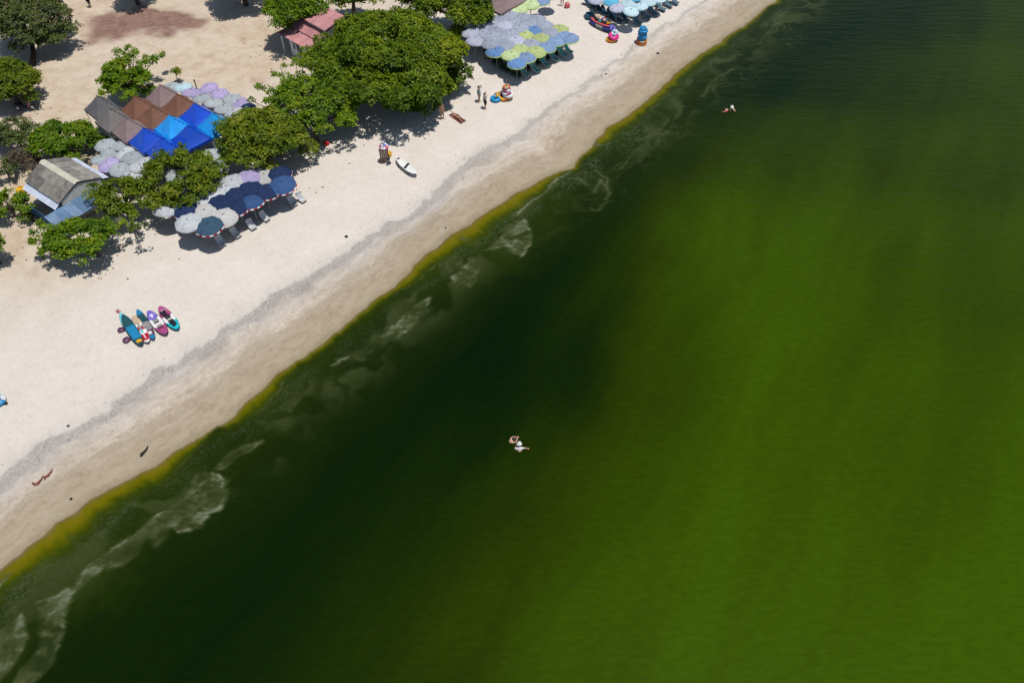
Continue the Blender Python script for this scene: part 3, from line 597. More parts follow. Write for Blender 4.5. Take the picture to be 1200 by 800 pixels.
tree('shrub', 'brown dead looking bush behind the hut', 27, 186, 24, 19, 1.1, 'dead', 24, 14, .3, .14, trunk_r=.05, seed=12, flat=.8)
tree('shrub', 'dry scrub at the left edge below the pale dusty shrub', 4, 196, 20, 15, 1.1, 'dry', 18, 11, .25, .17, trunk_r=.05, seed=23, flat=.8)
tree('shrub', 'low dead scrub left of the hut ridge', 50, 196, 14, 8, .9, 'dead', 12, 10, .25, .14, trunk_r=.04, seed=24, flat=.8)
tree('spreading_tree', 'dusty half bare tree with dark leaning trunk in the top left corner', 34, 18, 54, 40, 3.2, 'dry', 64, 17, .21, .19, trunk_r=.24, seed=13, base=(37,78), barkm=bark_dark, inner=.4, flat=.9)
tree('spreading_tree', 'dense green tree on the left edge below the dusty tree', 6, 92, 40, 44, 2.4, 'olive', 52, 22, .24, .21, trunk_r=.2, seed=14, flat=1.)
tree('shrub', 'low leafy shrub on the left edge in front of the hut', 9, 238, 28, 31, 1.4, 'almond', 30, 12, .2, .22, trunk_r=.07, seed=15, flat=.8, extra=[(27,228,4),(30,245,4)])
tree('shrub', 'leafy shrub at the left edge casting shade on open sand', -14, 287, 20, 17, 1.9, 'almond', 16, 16, .3, .23, trunk_r=.09, seed=16, flat=.7)
tree('spreading_tree', 'tree just beyond the top edge shading the earth left of the red roof', 278, -34, 42, 24, 3.6, 'big', 30, 14, .26, .26, trunk_r=.22, seed=17, flat=.6)
tree('spreading_tree', 'tree beyond the top edge shading the ground above the reddish stain', 150, -28, 26, 18, 3.0, 'big', 20, 14, .28, .26, trunk_r=.2, seed=18, flat=.6)
tree('spreading_tree', 'dark tree filling the gap between the huge tree and its neighbour', 497, -4, 32, 20, 3.4, 'big', 26, 20, .26, .24, trunk_r=.2, seed=21, flat=.8)
tree('spreading_tree', 'dark tree cut by the top edge behind the huge tree', 412, -12, 40, 17, 3.4, 'big', 26, 20, .26, .24, trunk_r=.2, seed=22, flat=.8)
tree('sapling', 'tiny sapling with a thin stem behind the lilac parasols', 205, 84, 9, 4.5, 1.1, 'olive', 5, 16, .4, .2, trunk_r=.03, seed=19, base=(209,98))
tree('sapling', 'bare slender young tree below the top left corner tree', 82, 14, 5, 12, 1.9, 'dead', 5, 6, .5, .14, trunk_r=.07, seed=20, base=(83,30))

# ================================================================== PARASOLS
pole_m = M('pole_metal', (.32, .31, .29), .5, .4, .1); knob_m = M('dark_knob', (.03, .03, .03), .6, .3, .1)
CANV = {'grey': ('grey-blue', (.295, .325, .40)), 'blue': ('bright blue', (.12, .225, .44)), 'sky': ('light blue', (.20, .29, .46)), 'lime': ('yellow-green', (.40, .47, .20)),
        'pale': ('pale lilac', (.40, .42, .52)), 'lilac': ('lilac', (.36, .31, .50)), 'white': ('white', (.45, .475, .50)), 'ash': ('pale grey', (.335, .37, .39)), 'cream': ('off-white', (.45, .445, .43)),
        'navy': ('navy blue', (.014, .03, .085)), 'denim': ('washed blue', (.036, .085, .21)), 'slate': ('dark slate blue', (.035, .075, .125)), 'aqua': ('sky blue', (.10, .37, .55)), 'ice': ('pale ice blue', (.45, .60, .66)), 'mint': ('pale yellow-green', (.46, .56, .30))}
RED, WHT, LIM = M('valance_red', (.36, .02, .035), .8, .2), M('valance_white', (.68, .68, .68), .8, .2), M('lime_trim', (.42, .58, .16), .8, .2)
_um = {}
def canopy_mesh(col, rad, ribs=8):
    key = (col, rad)
    if key in _um: return _um[key]
    seg = ribs * 3; mb = MB(); prof = [(0., .0), (.08, .004), (.3, .07), (.55, .22), (.8, .52), (1., 1.)]; h = rad * .29
    vs, fs = [(0, 0, h)], []
    for t, dz in prof[1:]:
        for q in range(seg):
            a = q * 2 * math.pi / seg; f = abs((q % 3) - 1.5) / 1.5 if q % 3 else 1.  # rib at q%3==0
            sag = 0 if q % 3 == 0 else 1
            vs.append((rad * t * (1 - .045 * sag * t) * math.cos(a), rad * t * (1 - .045 * sag * t) * math.sin(a), h * (1 - dz) - .03 * sag * t * rad))
    n = len(prof) - 1
    fs += [(0, 1 + q, 1 + (q + 1) % seg) for q in range(seg)]
    for i in range(n - 1): fs += [(1+i*seg+q, 1+(i+1)*seg+q, 1+(i+1)*seg+(q+1)%seg, 1+i*seg+(q+1)%seg) for q in range(seg)]
    mb.add(vs, fs)
    c = CANV[col][1]
    me = mb.mesh('canopy', M('canvas_' + col, c, .85, .15, .17, 3.5, trans=.16)); 
    # valance
    vb = MB(); vv = []; b0 = 1 + (n - 1) * seg
    for q in range(seg):
        x, y, z = vs[b0 + q]; vv += [(x * 1.004, y * 1.004, z + .006), (x * 1.03, y * 1.03, z - (.10 if col in ('navy', 'denim', 'slate') else .07) - (.02 if q % 3 else 0))]
    vm = [(2*q, 2*q+1, 2*((q+1)%seg)+1, 2*((q+1)%seg)) for q in range(seg)]
    for q, f in enumerate(vm): vb.add([], []); vb.f.append(f); vb.m.append(q % 2)
    vb.v = vv
    mats = [RED, WHT] if col in ('navy', 'denim', 'slate') else ([LIM, LIM] if col in ('blue', 'sky', 'lime', 'mint') else [_mats['canvas_' + col]] * 2)
    ve = vb.mesh('valance', mats)
    pb = MB(); pb.tube([(0, 0, -1.9), (0, 0, h)], .022, 6); pe = pb.mesh('pole', pole_m)
    kb = MB(); kb.lathe([(.0, h + .07), (.035, h + .06), (.05, h + .02), (.05, h - .01)], 8); ke = kb.mesh('finial', knob_m)
    rb_ = MB()
    for q in range(ribs):
        a = q * 2 * math.pi / ribs; rb_.tube([(.03 * math.cos(a), .03 * math.sin(a), h - .03), (rad * .97 * math.cos(a), rad * .97 * math.sin(a), -.03)], .008, 3)
    re_ = rb_.mesh('ribs', pole_m)
    _um[key] = (me, ve, pe, ke, re_); return _um[key]
def parasols(items, rad, place, group, zc=1.95, tilt=.1, hvar=.14):
    cols = {}
    for x, y, c in items: cols.setdefault(c, []).append((x, y))
    for c in cols: cols[c].sort()
    for n, (x, y, c) in enumerate(items):
        i = cols[c].index((x, y)); nm = CANV[c][0]; nm = ('red-rimmed ' if c in ('navy', 'denim', 'slate') else '') + nm
        lab = f'{ORD[i]} {nm} parasol from left in {place}' if len(cols[c]) > 1 else f'the only {nm} parasol in {place}'
        z = zc + random.uniform(-hvar, hvar); p = PX(x, y, z)
        me, ve, pe, ke, re_ = canopy_mesh(c, rad)
        t = thing('beach_umbrella', lab, 'umbrella', p, random.random() * 6.28, group)
        t.rotation_euler = (random.uniform(-tilt, tilt), random.uniform(-tilt, tilt), random.random() * 6.28); s = random.uniform(.95, 1.05); t.scale = (s, s, 1)
        for m_, k in ((me, 'canopy'), (ve, 'valance'), (pe, 'pole'), (ke, 'finial'), (re_, 'ribs')): ob(k, m_, t)

C4 = [(619,28,'grey'),(637.5,29.5,'grey'),(609,33.5,'grey'),(626.4,36,'blue'),(597.4,39.4,'grey'),(615.5,41.5,'lime'),(644.4,38.5,'grey'),(655.3,34.5,'lime'),(634,45.5,'lime'),(661,42.5,'sky'),(667.5,45,'sky'),
 (651,48.5,'sky'),(604,48,'pale'),(622.7,52,'grey'),(593,54,'grey'),(640.7,55.5,'sky'),(611,58,'lime'),(628,60.5,'lime'),(599.2,64.5,'mint'),(616.8,67.5,'sky'),(605.5,74,'blue'),(581,60.5,'blue'),(575.6,52,'grey'),
 (557.2,48,'pale'),(575.2,43,'grey'),(587,46,'grey'),(581,37,'grey'),(590.7,30.5,'pale'),(597.4,18.5,'grey'),(585.2,23.5,'grey'),(602.4,26,'grey'),(613,21,'grey'),(628.5,23.5,'grey'),(566,40.5,'grey'),(552,38.5,'pale'),(566,32,'grey'),(573.5,27.5,'grey')]
parasols(C4, .97, 'the crowd right of the huge tree', 'parasol crowd beside the huge tree', hvar=.1, tilt=.07)
parasols([(622,5,'mint'),(609.5,9.3,'mint'),(598.6,12.5,'mint'),(634.6,1,'sky'),(645,-6,'sky')], .92, 'the row above the grey-blue crowd', 'parasols at the top edge beside the mauve tent')
parasols([(582.3,12.3,'blue')], .42, 'the gap under the tree beside the mauve tent', 'small blue parasol')
parasols([(715.7,1.5,'aqua'),(723,9.5,'pale'),(735,4.5,'ice'),(739.5,13.5,'ice'),(750.5,7.7,'ice'),(759.7,2.5,'ice'),(699,0,'pale'),(745,-3,'aqua'),(771.6,-2,'ice'),(706,-8,'aqua'),(727,-6,'ice')], .82, 'the cluster over dark blue chairs', 'parasols over the dark blue chairs')
parasols([(214.3,102,'ice'),(224,108,'lilac'),(244,103,'lilac'),(257,109.8,'lilac'),(235.9,115.5,'ash'),(250.5,120.5,'ash'),(272.6,116,'ash'),(280,121.5,'lilac'),(262.5,127,'ash'),(274,132,'white'),(200,103,'ash'),(289,128,'navy')], .86, 'the cluster behind the blue tents', 'parasols behind the tents', tilt=.2)
parasols([(122.6,169.5,'ash'),(140.2,170.7,'ash'),(130,176.5,'ash'),(146.5,180,'white'),(155,184.5,'ash'),(119.3,186.5,'ash'),(126.8,193,'lilac'),(140.2,198.7,'ash'),(171,191.2,'white'),(163.6,196,'white'),(153.6,206.5,'white')], .86, 'the cluster between hut and blue tents', 'parasols between hut and tents', tilt=.2)
parasols([(218.5,247,'navy'),(221,260.5,'white'),(240.5,249,'cream'),(262.5,254.5,'cream'),(245,264.5,'slate'),(258.5,238,'navy'),(277,242.5,'navy'),(276.5,228.5,'navy'),(294.5,236,'denim'),(293.3,221.5,'navy'),(312.5,224.5,'navy'),(331,216.5,'denim'),
 (327.7,203,'navy'),(290,208,'lilac'),(310.5,207,'cream'),(239.4,238.5,'white'),(249,230,'white'),(266,222,'white'),(250.6,212,'ash'),(273,214,'white'),(195,243.5,'white'),(249,184,'ash'),(252,197,'ash'),(236,198,'ash'),(219,200,'ash'),(209,206,'ash'),(232,212,'ash'),(222,228,'ash'),(236,224,'white')],
 1.03, 'the row facing the open beach', 'parasols facing the beach', tilt=.09)

# ================================================================== TENTS
TENTC = {'cobalt blue': ((.004, .06, .48), .21, .9), 'cyan blue': ((.010, .27, .68), .21, .9), 'brown': ((.17, .08, .052), .75, .2), 'mauve': ((.215, .155, .155), .75, .2), 'dark grey': ((.105, .105, .112), .75, .2), 'taupe grey': ((.15, .138, .132), .75, .2)}
TZ = 2.35
q0 = lambda X, Y: np.array(PX(100 + X / 6, 70 + Y / 6, TZ)[:2])
ga = (q0(820, 325) - q0(290, 582)) / 3; gb = ((q0(590, 570) - q0(460, 492)) + (q0(770, 475) - q0(650, 405)) + (q0(460, 492) - q0(230, 370)) / 2) / 3; g0 = q0(290, 582)
la, lb = np.linalg.norm(ga), np.linalg.norm(gb); ta = math.atan2(ga[1], ga[0])
steel = M('tent_steel', (.45, .45, .46), .4, .5, .1)
def tent(c, w, d, rz, col, label, h=1.3, name='canopy_tent'):
    c = np.asarray(c, float); z = float(gz(c[0], c[1])); T = thing(name, label, 'tent', (c[0], c[1], z), rz, 'pyramid tents packed edge to edge')
    N = 12; mb = MB(); vs = []
    for i in range(N + 1):
        for j in range(N + 1):
            a, b = i / N * 2 - 1, j / N * 2 - 1; m_ = max(abs(a), abs(b)); e = 1 - m_
            sag = -.07 * math.sin(math.pi * e) + random.uniform(-.006, .006) - .05 * (1 - min(abs(a), abs(b)) / (m_ + .001)) * math.sin(math.pi * min(1, e * 1.3))
            vs.append((a * w / 2 * .992, b * d / 2 * .992, TZ + h * e ** 1.03 + sag * .5))
    mb.add(vs, [(i*(N+1)+j, (i+1)*(N+1)+j, (i+1)*(N+1)+j+1, i*(N+1)+j+1) for i in range(N) for j in range(N)])
    cc, ro, sp = TENTC[col]; m_ = M('tarp_' + col.replace(' ', '_'), cc, ro, sp, .14, 1.2, bump=.1, trans=.04)
    cv = ob('canopy', mb.mesh('canopy', m_), T)
    vb = MB(); e = [(-1,-1),(1,-1),(1,1),(-1,1)]
    for k in range(4):
        (x0, y0), (x1, y1) = e[k], e[(k+1) % 4]
        vb.add([(x0*w/2*.994, y0*d/2*.994, TZ-.0), (x1*w/2*.994, y1*d/2*.994, TZ-.0), (x1*w/2*.994, y1*d/2*.994, TZ-.22), (x0*w/2*.994, y0*d/2*.994, TZ-.22)], [(0,1,2,3)])
    ob('valance', vb.mesh('valance', m_), cv)
    sm_ = M('seam_' + col.replace(' ', '_'), tuple(q * .8 for q in cc), .6, .2, .1)
    for sx, sy in e:
        pts = [Vector(vs[(N // 2 + sx * k) * (N + 1) + N // 2 + sy * k]) + Vector((0, 0, .012)) for k in range(N // 2 + 1)]; sb = MB(); w2 = Vector((-sy * d, sx * w, 0)).normalized() * .035
        sb.add([q + f for q in pts for f in (w2, -w2)], [(2*k, 2*k+1, 2*k+3, 2*k+2) for k in range(N // 2)]); ob('seam', sb.mesh('seam', sm_), cv)
    for x, y in e: pb = MB(); pb.box((x*(w/2-.06), y*(d/2-.06), TZ/2-.02), (.045, .045, TZ)); ob('leg', pb.mesh('leg', steel), T)
    return T
TENTS = [(0,0,'cobalt blue','cobalt blue tent, front left of the blue block, left of the cyan ones'),(1,0,'cyan blue','cyan tent touching the brown tents'),(2,0,'cobalt blue','cobalt blue tent beside the lilac and pale parasols, right end of its row'),
 (0,1,'cobalt blue','cobalt blue tent mostly hidden behind straggly tree branches'),(1,1,'cobalt blue','cobalt blue tent with creased glossy side above the straggly tree'),(2,1,'cyan blue','cyan tent partly covered by the rounded olive tree'),
 (0,-1,'mauve','mauve tent left of the cobalt blue tent'),(1,-1,'brown','brown tent in front of the other browns, touching the cyan tent'),(2,-1,'brown','right hand brown tent touching the cobalt blue one'),
 (0,-2,'taupe grey','taupe grey tent with a small dark hole left of the mauve tent'),(1,-2,'brown','rear left brown tent beside the grey tents'),(2,-2,'mauve','mauve grey tent at the back behind the brown tents')]
for i, j, c, l in TENTS: tent(g0 + ga * (i + .5) + gb * (j + .5), la, lb, ta, c, l)
tent(g0 + ga * .7 - gb * 2.53, la * .95, lb, ta, 'dark grey', 'dark grey tent at the left rear corner with open underside')
p = PX(594, 2, 2.3); tent((p.x, p.y), 4.6, 2.6, ta, 'mauve', 'dusty mauve flat tent at the top edge beside yellow-green parasols', .35)

# ================================================================== DECK CHAIRS
def chair_proto(fab, frm):
    fm = MB(); parts = {}
    for s in (-.27, .27):
        fm.tube([(-.62, s, .92), (-.1, s, .34), (.62, s, .30)], .02, 6); fm.tube([(-.45, s, .02), (.12, s, .33)], .018, 6); fm.tube([(.45, s, .02), (-.02, s, .45)], .018, 6)
    for x, z in ((-.62, .92), (.62, .30), (-.45, .03), (.45, .03)): fm.tube([(x, -.28, z), (x, .28, z)], .018, 6)
    parts['frame'] = fm.mesh('frame', frm)
    def sling(pts, name):
        mb = MB(); n = len(pts); vs = [(x, y, z + (abs(y) * .12)) for x, z in pts for y in (-.26, -.09, .09, .26)]; m = len(vs); vs += [(x, y, z - .015) for x, y, z in vs]
        f = [(4*i+j, 4*i+4+j, 4*i+5+j, 4*i+1+j) for i in range(n-1) for j in range(3)]
        mb.add(vs, f + [tuple(m + q for q in g[::-1]) for g in f]); return mb.mesh(name, fab)
    parts['backrest'] = sling([(-.62, .94), (-.48, .74), (-.3, .5), (-.12, .30)], 'backrest'); parts['seat'] = sling([(-.115, .295), (.1, .25), (.35, .26), (.62, .32)], 'seat')
    hb = MB(); hb.box((-.58, 0, .95), (.1, .46, .16)); parts['headrest'] = hb.mesh('headrest', fab)
    return parts
frame_w = M('chair_frame_white', (.6, .6, .6), .5, .4, .1); frame_d = M('chair_frame_dark', (.05, .05, .05), .5, .4, .1)
CH = {'turquoise': chair_proto(M('sling_turquoise', (.07, .33, .29), .8, .2, .2), frame_w), 'dark green': chair_proto(M('sling_green', (.008, .05, .028), .8, .2, .2), frame_d), 'dark blue': chair_proto(M('sling_navy', (.006, .05, .10), .8, .2, .25), frame_d),
      'grey-blue': chair_proto(M('sling_greyblue', (.07, .15, .2), .8, .2, .2), frame_d), 'white': chair_proto(M('sling_white', (.42, .43, .45), .8, .2, .1), frame_w), 'charcoal': chair_proto(M('sling_charcoal', (.016, .024, .022), .8, .2, .2), frame_d)}
def chairs(pts, col, where, group, inland=0):
    pts = sorted(pts)
    for i, (x, y) in enumerate(pts):
        p = G(x, y); p = p + Vector((-E2[0] * inland, -E2[1] * inland, 0)); p.z = float(gz(p.x, p.y))
        t = thing('deck_chair', f'{ORD[i]} {col} deck chair from left in {where}', 'chair', p, SEA + random.uniform(-.15, .15), group)
        t.scale = (.82, .9, .9) if col != 'white' else (.56, .85, .75)
        for k, m_ in CH[col].items(): ob(k, m_, t)
FR4 = [(615,89),(627.3,84.5),(638.6,77.5),(649.5,71.5),(659,66.5),(666,62.5)]
chairs(FR4, 'turquoise', 'the front row of the parasol crowd', 'turquoise chairs before the parasol crowd')
chairs([(x - 5.5, y - 1) for x, y in FR4] , 'dark green', 'the row just behind the turquoise chairs', 'green chairs behind the turquoise row', .95)
chairs([(608,91),(600,87),(592,83),(583,77),(576,71)], 'dark green', 'the side row under bright blue parasols', 'green chairs at the side of the parasol crowd', .3)
chairs([(x - 9, y - .5) for x, y in FR4], 'dark green', 'the second dark row behind the turquoise chairs', 'green chairs deeper under the parasol crowd', 1.7)
chairs([(x - .5, y + 2.5) for x, y in zip((610,621.5,633,644,654.5), (87,81.5,75,69.5,64.5))], 'dark green', 'the gaps between the turquoise chairs', 'green chairs between the turquoise ones', .55)
FR6 = [(746.4,29),(757,22.5),(765.2,18),(774.4,13),(782.7,8.5),(790,5)]
chairs(FR6, 'grey-blue', 'the front row before ice blue parasols', 'grey-blue chairs before the ice blue parasols')
chairs([(741,29),(750,25),(758,20.5),(767,16),(776,11),(784,6.5)], 'dark blue', 'the row right behind the grey-blue chairs', 'dark blue chairs, second row', .9)
chairs([(735,29),(744,26),(752,22),(761,17),(769,12.5),(778,7)], 'dark blue', 'the third row under ice blue parasols', 'dark blue chairs, third row', 2.)
chairs([(728,28),(720,24),(713,19.5),(706,15.5),(699,12),(692,8)], 'dark blue', 'the side row above the stacked boats', 'dark blue chairs above the boats', .4)
chairs([(256.2,284),(273.7,274),(291.7,264.5),(307.4,255),(339.8,237.5),(350,233)], 'white', 'the front row of the navy parasols', 'white chairs before the navy parasols', -.45)
chairs([(246,284),(263,275),(281,266),(298,256),(316,247),(330,239)], 'charcoal', 'the shaded row under the navy parasols', 'charcoal chairs under the navy parasols', 1.4)

# ================================================================== BOARDS, KAYAKS
def hull(L, Wd, T_, zones, tail=.55, nose=.75, rock=.12, name='board', n=22, kayak=False):
    """zones: list of (end fraction, material index)"""
    mb = MB(); vs = []; cs = [(-1, .0), (-.82, .9), (-.4, 1.), (0, 1.), (.4, 1.), (.82, .9), (1, .0), (.7, -.85), (0, -1.), (-.7, -.85)]
    k = len(cs)
    for i in range(n + 1):
        t = i / n; s = t * 2 - 1; ex = nose if s > 0 else tail
        w = Wd / 2 * max(.02, (1 - abs(s) ** (2.6)) ** ex); lift = rock * (abs(s) ** 2.6)
        th = T_ / 2 * (max(.12, 1 - abs(s) ** 4))
        for y, z in cs:
            zz = z * th
            if kayak and z >= .9 and abs(y) < .5 and -.62 < s < .55: zz = z * th - T_ * .62
            vs.append((s * L / 2, y * w, zz + lift + T_ / 2))
    for i in range(n):
        mi = next(m for e, m in zones if (i + .5) / n <= e)
        for j in range(k): mb.add([], []); mb.f.append((i*k+j, i*k+(j+1)%k, (i+1)*k+(j+1)%k, (i+1)*k+j)); mb.m.append(mi)
    mb.v = vs; mb.f += [tuple(range(k)), tuple(range(n*k, n*k+k))[::-1]]; mb.m += [zones[0][1], zones[-1][1]]
    return mb
def pal(n, c, r=.35): return M('paint_' + n, c, r, .45, .12, 5)
PT = {'teal': pal('teal', (.012, .06, .075)), 'blue': pal('blue', (.012, .17, .33)), 'cyan': pal('cyan', (.1, .45, .5)), 'white': pal('white', (.62, .62, .60)), 'red': pal('red', (.34, .012, .025)), 'tan': pal('tan', (.42, .32, .21)),
      'purple': pal('purple', (.13, .10, .38)), 'magenta': pal('magenta', (.30, .055, .16)), 'turq': pal('turquoise', (.01, .36, .42)), 'black': pal('black', (.015, .015, .02)), 'yellow': pal('yellow', (.62, .34, .01)), 'navy': pal('navy', (.02, .03, .16)), 'grey': pal('grey', (.22, .21, .2)), 'pink': pal('pink', (.55, .09, .22)), 'plum': pal('plum', (.10, .035, .08)), 'orange': pal('orange', (.5, .13, .015)), 'lightblue': pal('lightblue', (.22, .5, .68)), 'coral': pal('coral', (.55, .1, .1)), 'hotpink': pal('hotpink', (.6, .02, .2)), 'azure': pal('azure', (.008, .21, .45))}
def lay(name, label, cat, x0, y0, x1, y1, z=0.0, group=None, roll=0, pitch=0):
    a, b = PX(x0, y0, .12 + z), PX(x1, y1, .12 + z); c = (a + b) / 2; d = b - a
    t = thing(name, label, cat, (c.x, c.y, float(gz(c.x, c.y)) + z), 0, group); t.rotation_euler = Matrix(((1,0,0),(0,1,0),(0,0,1))).to_euler()
    t.rotation_euler = (Matrix.Rotation(math.atan2(d.y, d.x), 3, 'Z') @ Matrix.Rotation(-pitch, 3, 'Y') @ Matrix.Rotation(roll, 3, 'X')).to_euler()
    return t, math.hypot(d.x, d.y)
ZX = lambda X, Y: (120 + X / 10.91, 345 + Y / 10.91)
def paddle_board(label, A, B, wd, zones, mats, z=0, pads=(), rail=None):
    wd *= .88; t, L = lay('paddle_board', label, 'paddle board', *ZX(*A), *ZX(*B), z, 'boards drawn up on the open sand', roll=.05)
    ob('hull', hull(L, wd, .13, zones).mesh('hull', [PT[m] for m in mats], True), t)
    for x0, x1, w, m in pads:
        pb = MB(); pb.box(((x0 + x1) / 2 * L, 0, .148 + .12 * abs((x0 + x1)) ** 2.6), ((x1 - x0) * L, w, .03), rot=Matrix.Rotation(-.25 * (x0 + x1), 3, 'Y')); ob('deck_pad', pb.mesh('deck_pad', PT[m]), t)
    fb = MB(); fb.add([(-.42 * L, .012, .06), (-.34 * L, .012, .06), (-.42 * L, .0, -.1), (-.42 * L, -.012, .06), (-.34 * L, -.012, .06)], [(0, 1, 2), (4, 3, 2), (0, 3, 4, 1), (3, 0, 2), (1, 4, 2)]); ob('fin', fb.mesh('fin', PT['black']), t)
    return t
paddle_board('pale cyan board lying lowest at the left of the board group', (480, 620), (222, 232), .8, [(.5, 0), (1, 0)], ['cyan'], 0)
paddle_board('dark teal paddle board with bright blue pad and yellow mark', (505, 655), (250, 250), .85, [(1, 0)], ['teal'], .12, [(-.3, .12, .56, 'blue'), (-.44, -.34, .34, 'yellow')])
paddle_board('red and white paddle board with tan nose', (590, 625), (390, 265), .8, [(.08, 0), (.34, 1), (.44, 0), (.6, 1), (.68, 0), (1, 2)], ['white', 'red', 'tan'], .06, [(-.36, -.16, .06, 'white'), (-.14, -.02, .16, 'cyan'), (.0, .2, .14, 'grey'), (.25, .4, .2, 'tan')])
paddle_board('long blue board with grey grip pad and plum tail', (660, 585), (440, 185), .72, [(.12, 0), (.32, 1), (.55, 2), (.82, 3), (1, 0)], ['blue', 'plum', 'grey', 'teal'], .02, [(-.1, .06, .44, 'grey'), (-.34, -.24, .22, 'white')])
def kayak(label, x0, y0, x1, y1, wd, zones, mats, z=0, group=None, roll=0, seat='black', th=.3):
    t, L = lay('kayak', label, 'kayak', x0, y0, x1, y1, z, group, roll)
    hu = ob('hull', hull(L, wd, th, zones, tail=.6, nose=.62, rock=.16, kayak=True).mesh('hull', [PT[m] for m in mats], True), t)
    for sx in (-.12, .1):
        sb = MB(); sb.box((sx * L, 0, .16), (.34, .34, .05)); sb.box((sx * L - .2, 0, .28), (.06, .34, .26), rot=Matrix.Rotation(-.25, 3, 'Y')); ob('seat', sb.mesh('seat', PT[seat]), t)
    return t, L
kayak('purple, white and magenta kayak in the middle of the board group', *ZX(830, 530), *ZX(590, 220), .8, [(.36, 0), (.68, 1), (1, 2)], ['magenta', 'white', 'purple'], 0, 'boards drawn up on the open sand', seat='grey')
kayak('magenta, white and turquoise kayak at the right end of the board group', *ZX(980, 465), *ZX(735, 165), .8, [(.36, 0), (.6, 1), (1, 2)], ['turq', 'white', 'magenta'], 0, 'boards drawn up on the open sand')
def paddle(label, a, b, z):
    t, L = lay('paddle', label, 'paddle', *ZX(*a), *ZX(*b), z); mb = MB(); mb.tube([(-L/2, 0, 0), (L/2, 0, 0)], .02, 6); ob('shaft', mb.mesh('shaft', PT['black']), t)
    for s in (-1, 1):
        mb = MB(); mb.add([(s*(L/2-.05), -.03, .01), (s*(L/2+.12), -.1, .015), (s*(L/2+.36), -.08, .01), (s*(L/2+.42), 0, .01), (s*(L/2+.36), .08, .01), (s*(L/2+.12), .1, .015), (s*(L/2-.05), .03, .01)], [tuple(range(7))]); mb.add([(x, y, z_ - .02) for x, y, z_ in mb.v], [tuple(range(6, -1, -1))])
        mb.f += [(i, 7 + i, 7 + (i + 1) % 7, (i + 1) % 7) for i in range(7)]; mb.m += [0] * 7
        ob('blade', mb.mesh('blade', PT['black']), t)
paddle('black double paddle lying in the magenta and turquoise kayak', (900, 330), (800, 220), .36)
paddle('black paddle lying across the magenta and turquoise kayak, nearer the purple one', (880, 350), (770, 240), .38)
def bag(name, label, cat, x, y, d, mat, rz=0, z=0):
    """a soft bundle: rounded box with a pinched top and a strap"""
    p = G(x, y); t = thing(name, label, cat, (p.x, p.y, p.z + z), rz); bm = bmesh.new(); bmesh.ops.create_cube(bm, size=1); bmesh.ops.subdivide_edges(bm, edges=bm.edges, cuts=3, use_grid_fill=True)
    for v in bm.verts:
        n = v.co.normalized() * .62; c = v.co.lerp(n, .55); k = 1 - .25 * max(0, c.z) + .06 * math.sin(c.x * 9 + c.y * 7); v.co = Vector((c.x * d[0] * k, c.y * d[1] * k, (c.z + .5) * d[2]))
    me = bpy.data.meshes.new('body'); bm.to_mesh(me); bm.free(); me.materials.append(mat); me.polygons.foreach_set('use_smooth', [True] * len(me.polygons)); ob('body', me, t)
    mb = MB(); mb.tube([(-d[0]*.3, 0, d[2]*.85), (-d[0]*.15, 0, d[2]*1.12), (d[0]*.15, 0, d[2]*1.12), (d[0]*.3, 0, d[2]*.85)], .02, 5); ob('strap', mb.mesh('strap', PT['black']), t); return t
bag('life_vest', 'plum coloured life vest heap left of the teal board, upper one', 'life vest', *ZX(245, 465), (.42, .38, .22), PT['plum'], .4)
bag('life_vest', 'plum coloured life vest heap left of the teal board, lower one', 'life vest', *ZX(315, 595), (.45, .42, .24), PT['plum'], .9)
bag('life_vest', 'small pink bundle at the nose of the teal board', 'life vest', *ZX(205, 222), (.22, .34, .12), M('dusty_pink', (.38, .16, .18), .8, .2), .9)
# white surfboard propped on the sand
t, L = lay('surfboard', 'white surfboard with black band propped on a stand beside the ring stand', 'surfboard', 488, 204.5, 464, 184, .28, None, .1, .03)
ob('hull', hull(L, .82, .12, [(1, 0)]).mesh('hull', [PT['white']], True), t)
mb = MB(); mb.box((-.02 * L, 0, .135), (.2, .78, .02), rot=Matrix.Rotation(.5, 3, 'Z')); ob('band', mb.mesh('band', PT['black']), t)
mb = MB(); mb.lathe([(.0, 0), (.14, 0), (.14, .01), (0, .012)], 14, (.4 * L, 0, .155)); ob('emblem', mb.mesh('emblem', PT['black']), t)
for sx in (-.25, .25):
    mb = MB(); mb.tube([(sx * L, -.28, -.27), (sx * L, -.1, .02)], .025, 6); mb.tube([(sx * L, .28, -.27), (sx * L, .1, .02)], .025, 6); mb.tube([(sx * L, -.2, .0), (sx * L, .2, .0)], .025, 6); ob('stand', mb.mesh('stand', wood), t)
# stacked boats under the blue parasols
Z6 = lambda X, Y: (660 + X / 8.571, Y / 8.571)
kayak('indigo boat with grey side panel, nearest the water in the pile', *Z6(500, 335), *Z6(255, 215), .9, [(.35, 0), (.65, 1), (1, 0)], ['navy', 'grey'], 0, 'boats piled by the dark blue chairs', .2, 'coral', .4)
kayak('coral red boat lying on the indigo boat', *Z6(510, 295), *Z6(270, 190), .8, [(.2, 0), (1, 1)], ['purple', 'coral'], .3, 'boats piled by the dark blue chairs', .2, 'coral', .3)
kayak('black and turquoise boat with a yellow end in the pile', *Z6(480, 258), *Z6(300, 175), .75, [(.2, 0), (.45, 1), (.6, 2), (1, 1)], ['yellow', 'black', 'turq'], .45, 'boats piled by the dark blue chairs', .2, 'azure', .3)
kayak('cream and red boat at the back of the pile', *Z6(475, 235), *Z6(315, 160), .75, [(.3, 0), (.6, 1), (1, 0)], ['tan', 'red'], .5, 'boats piled by the dark blue chairs', .1, 'white', .3)
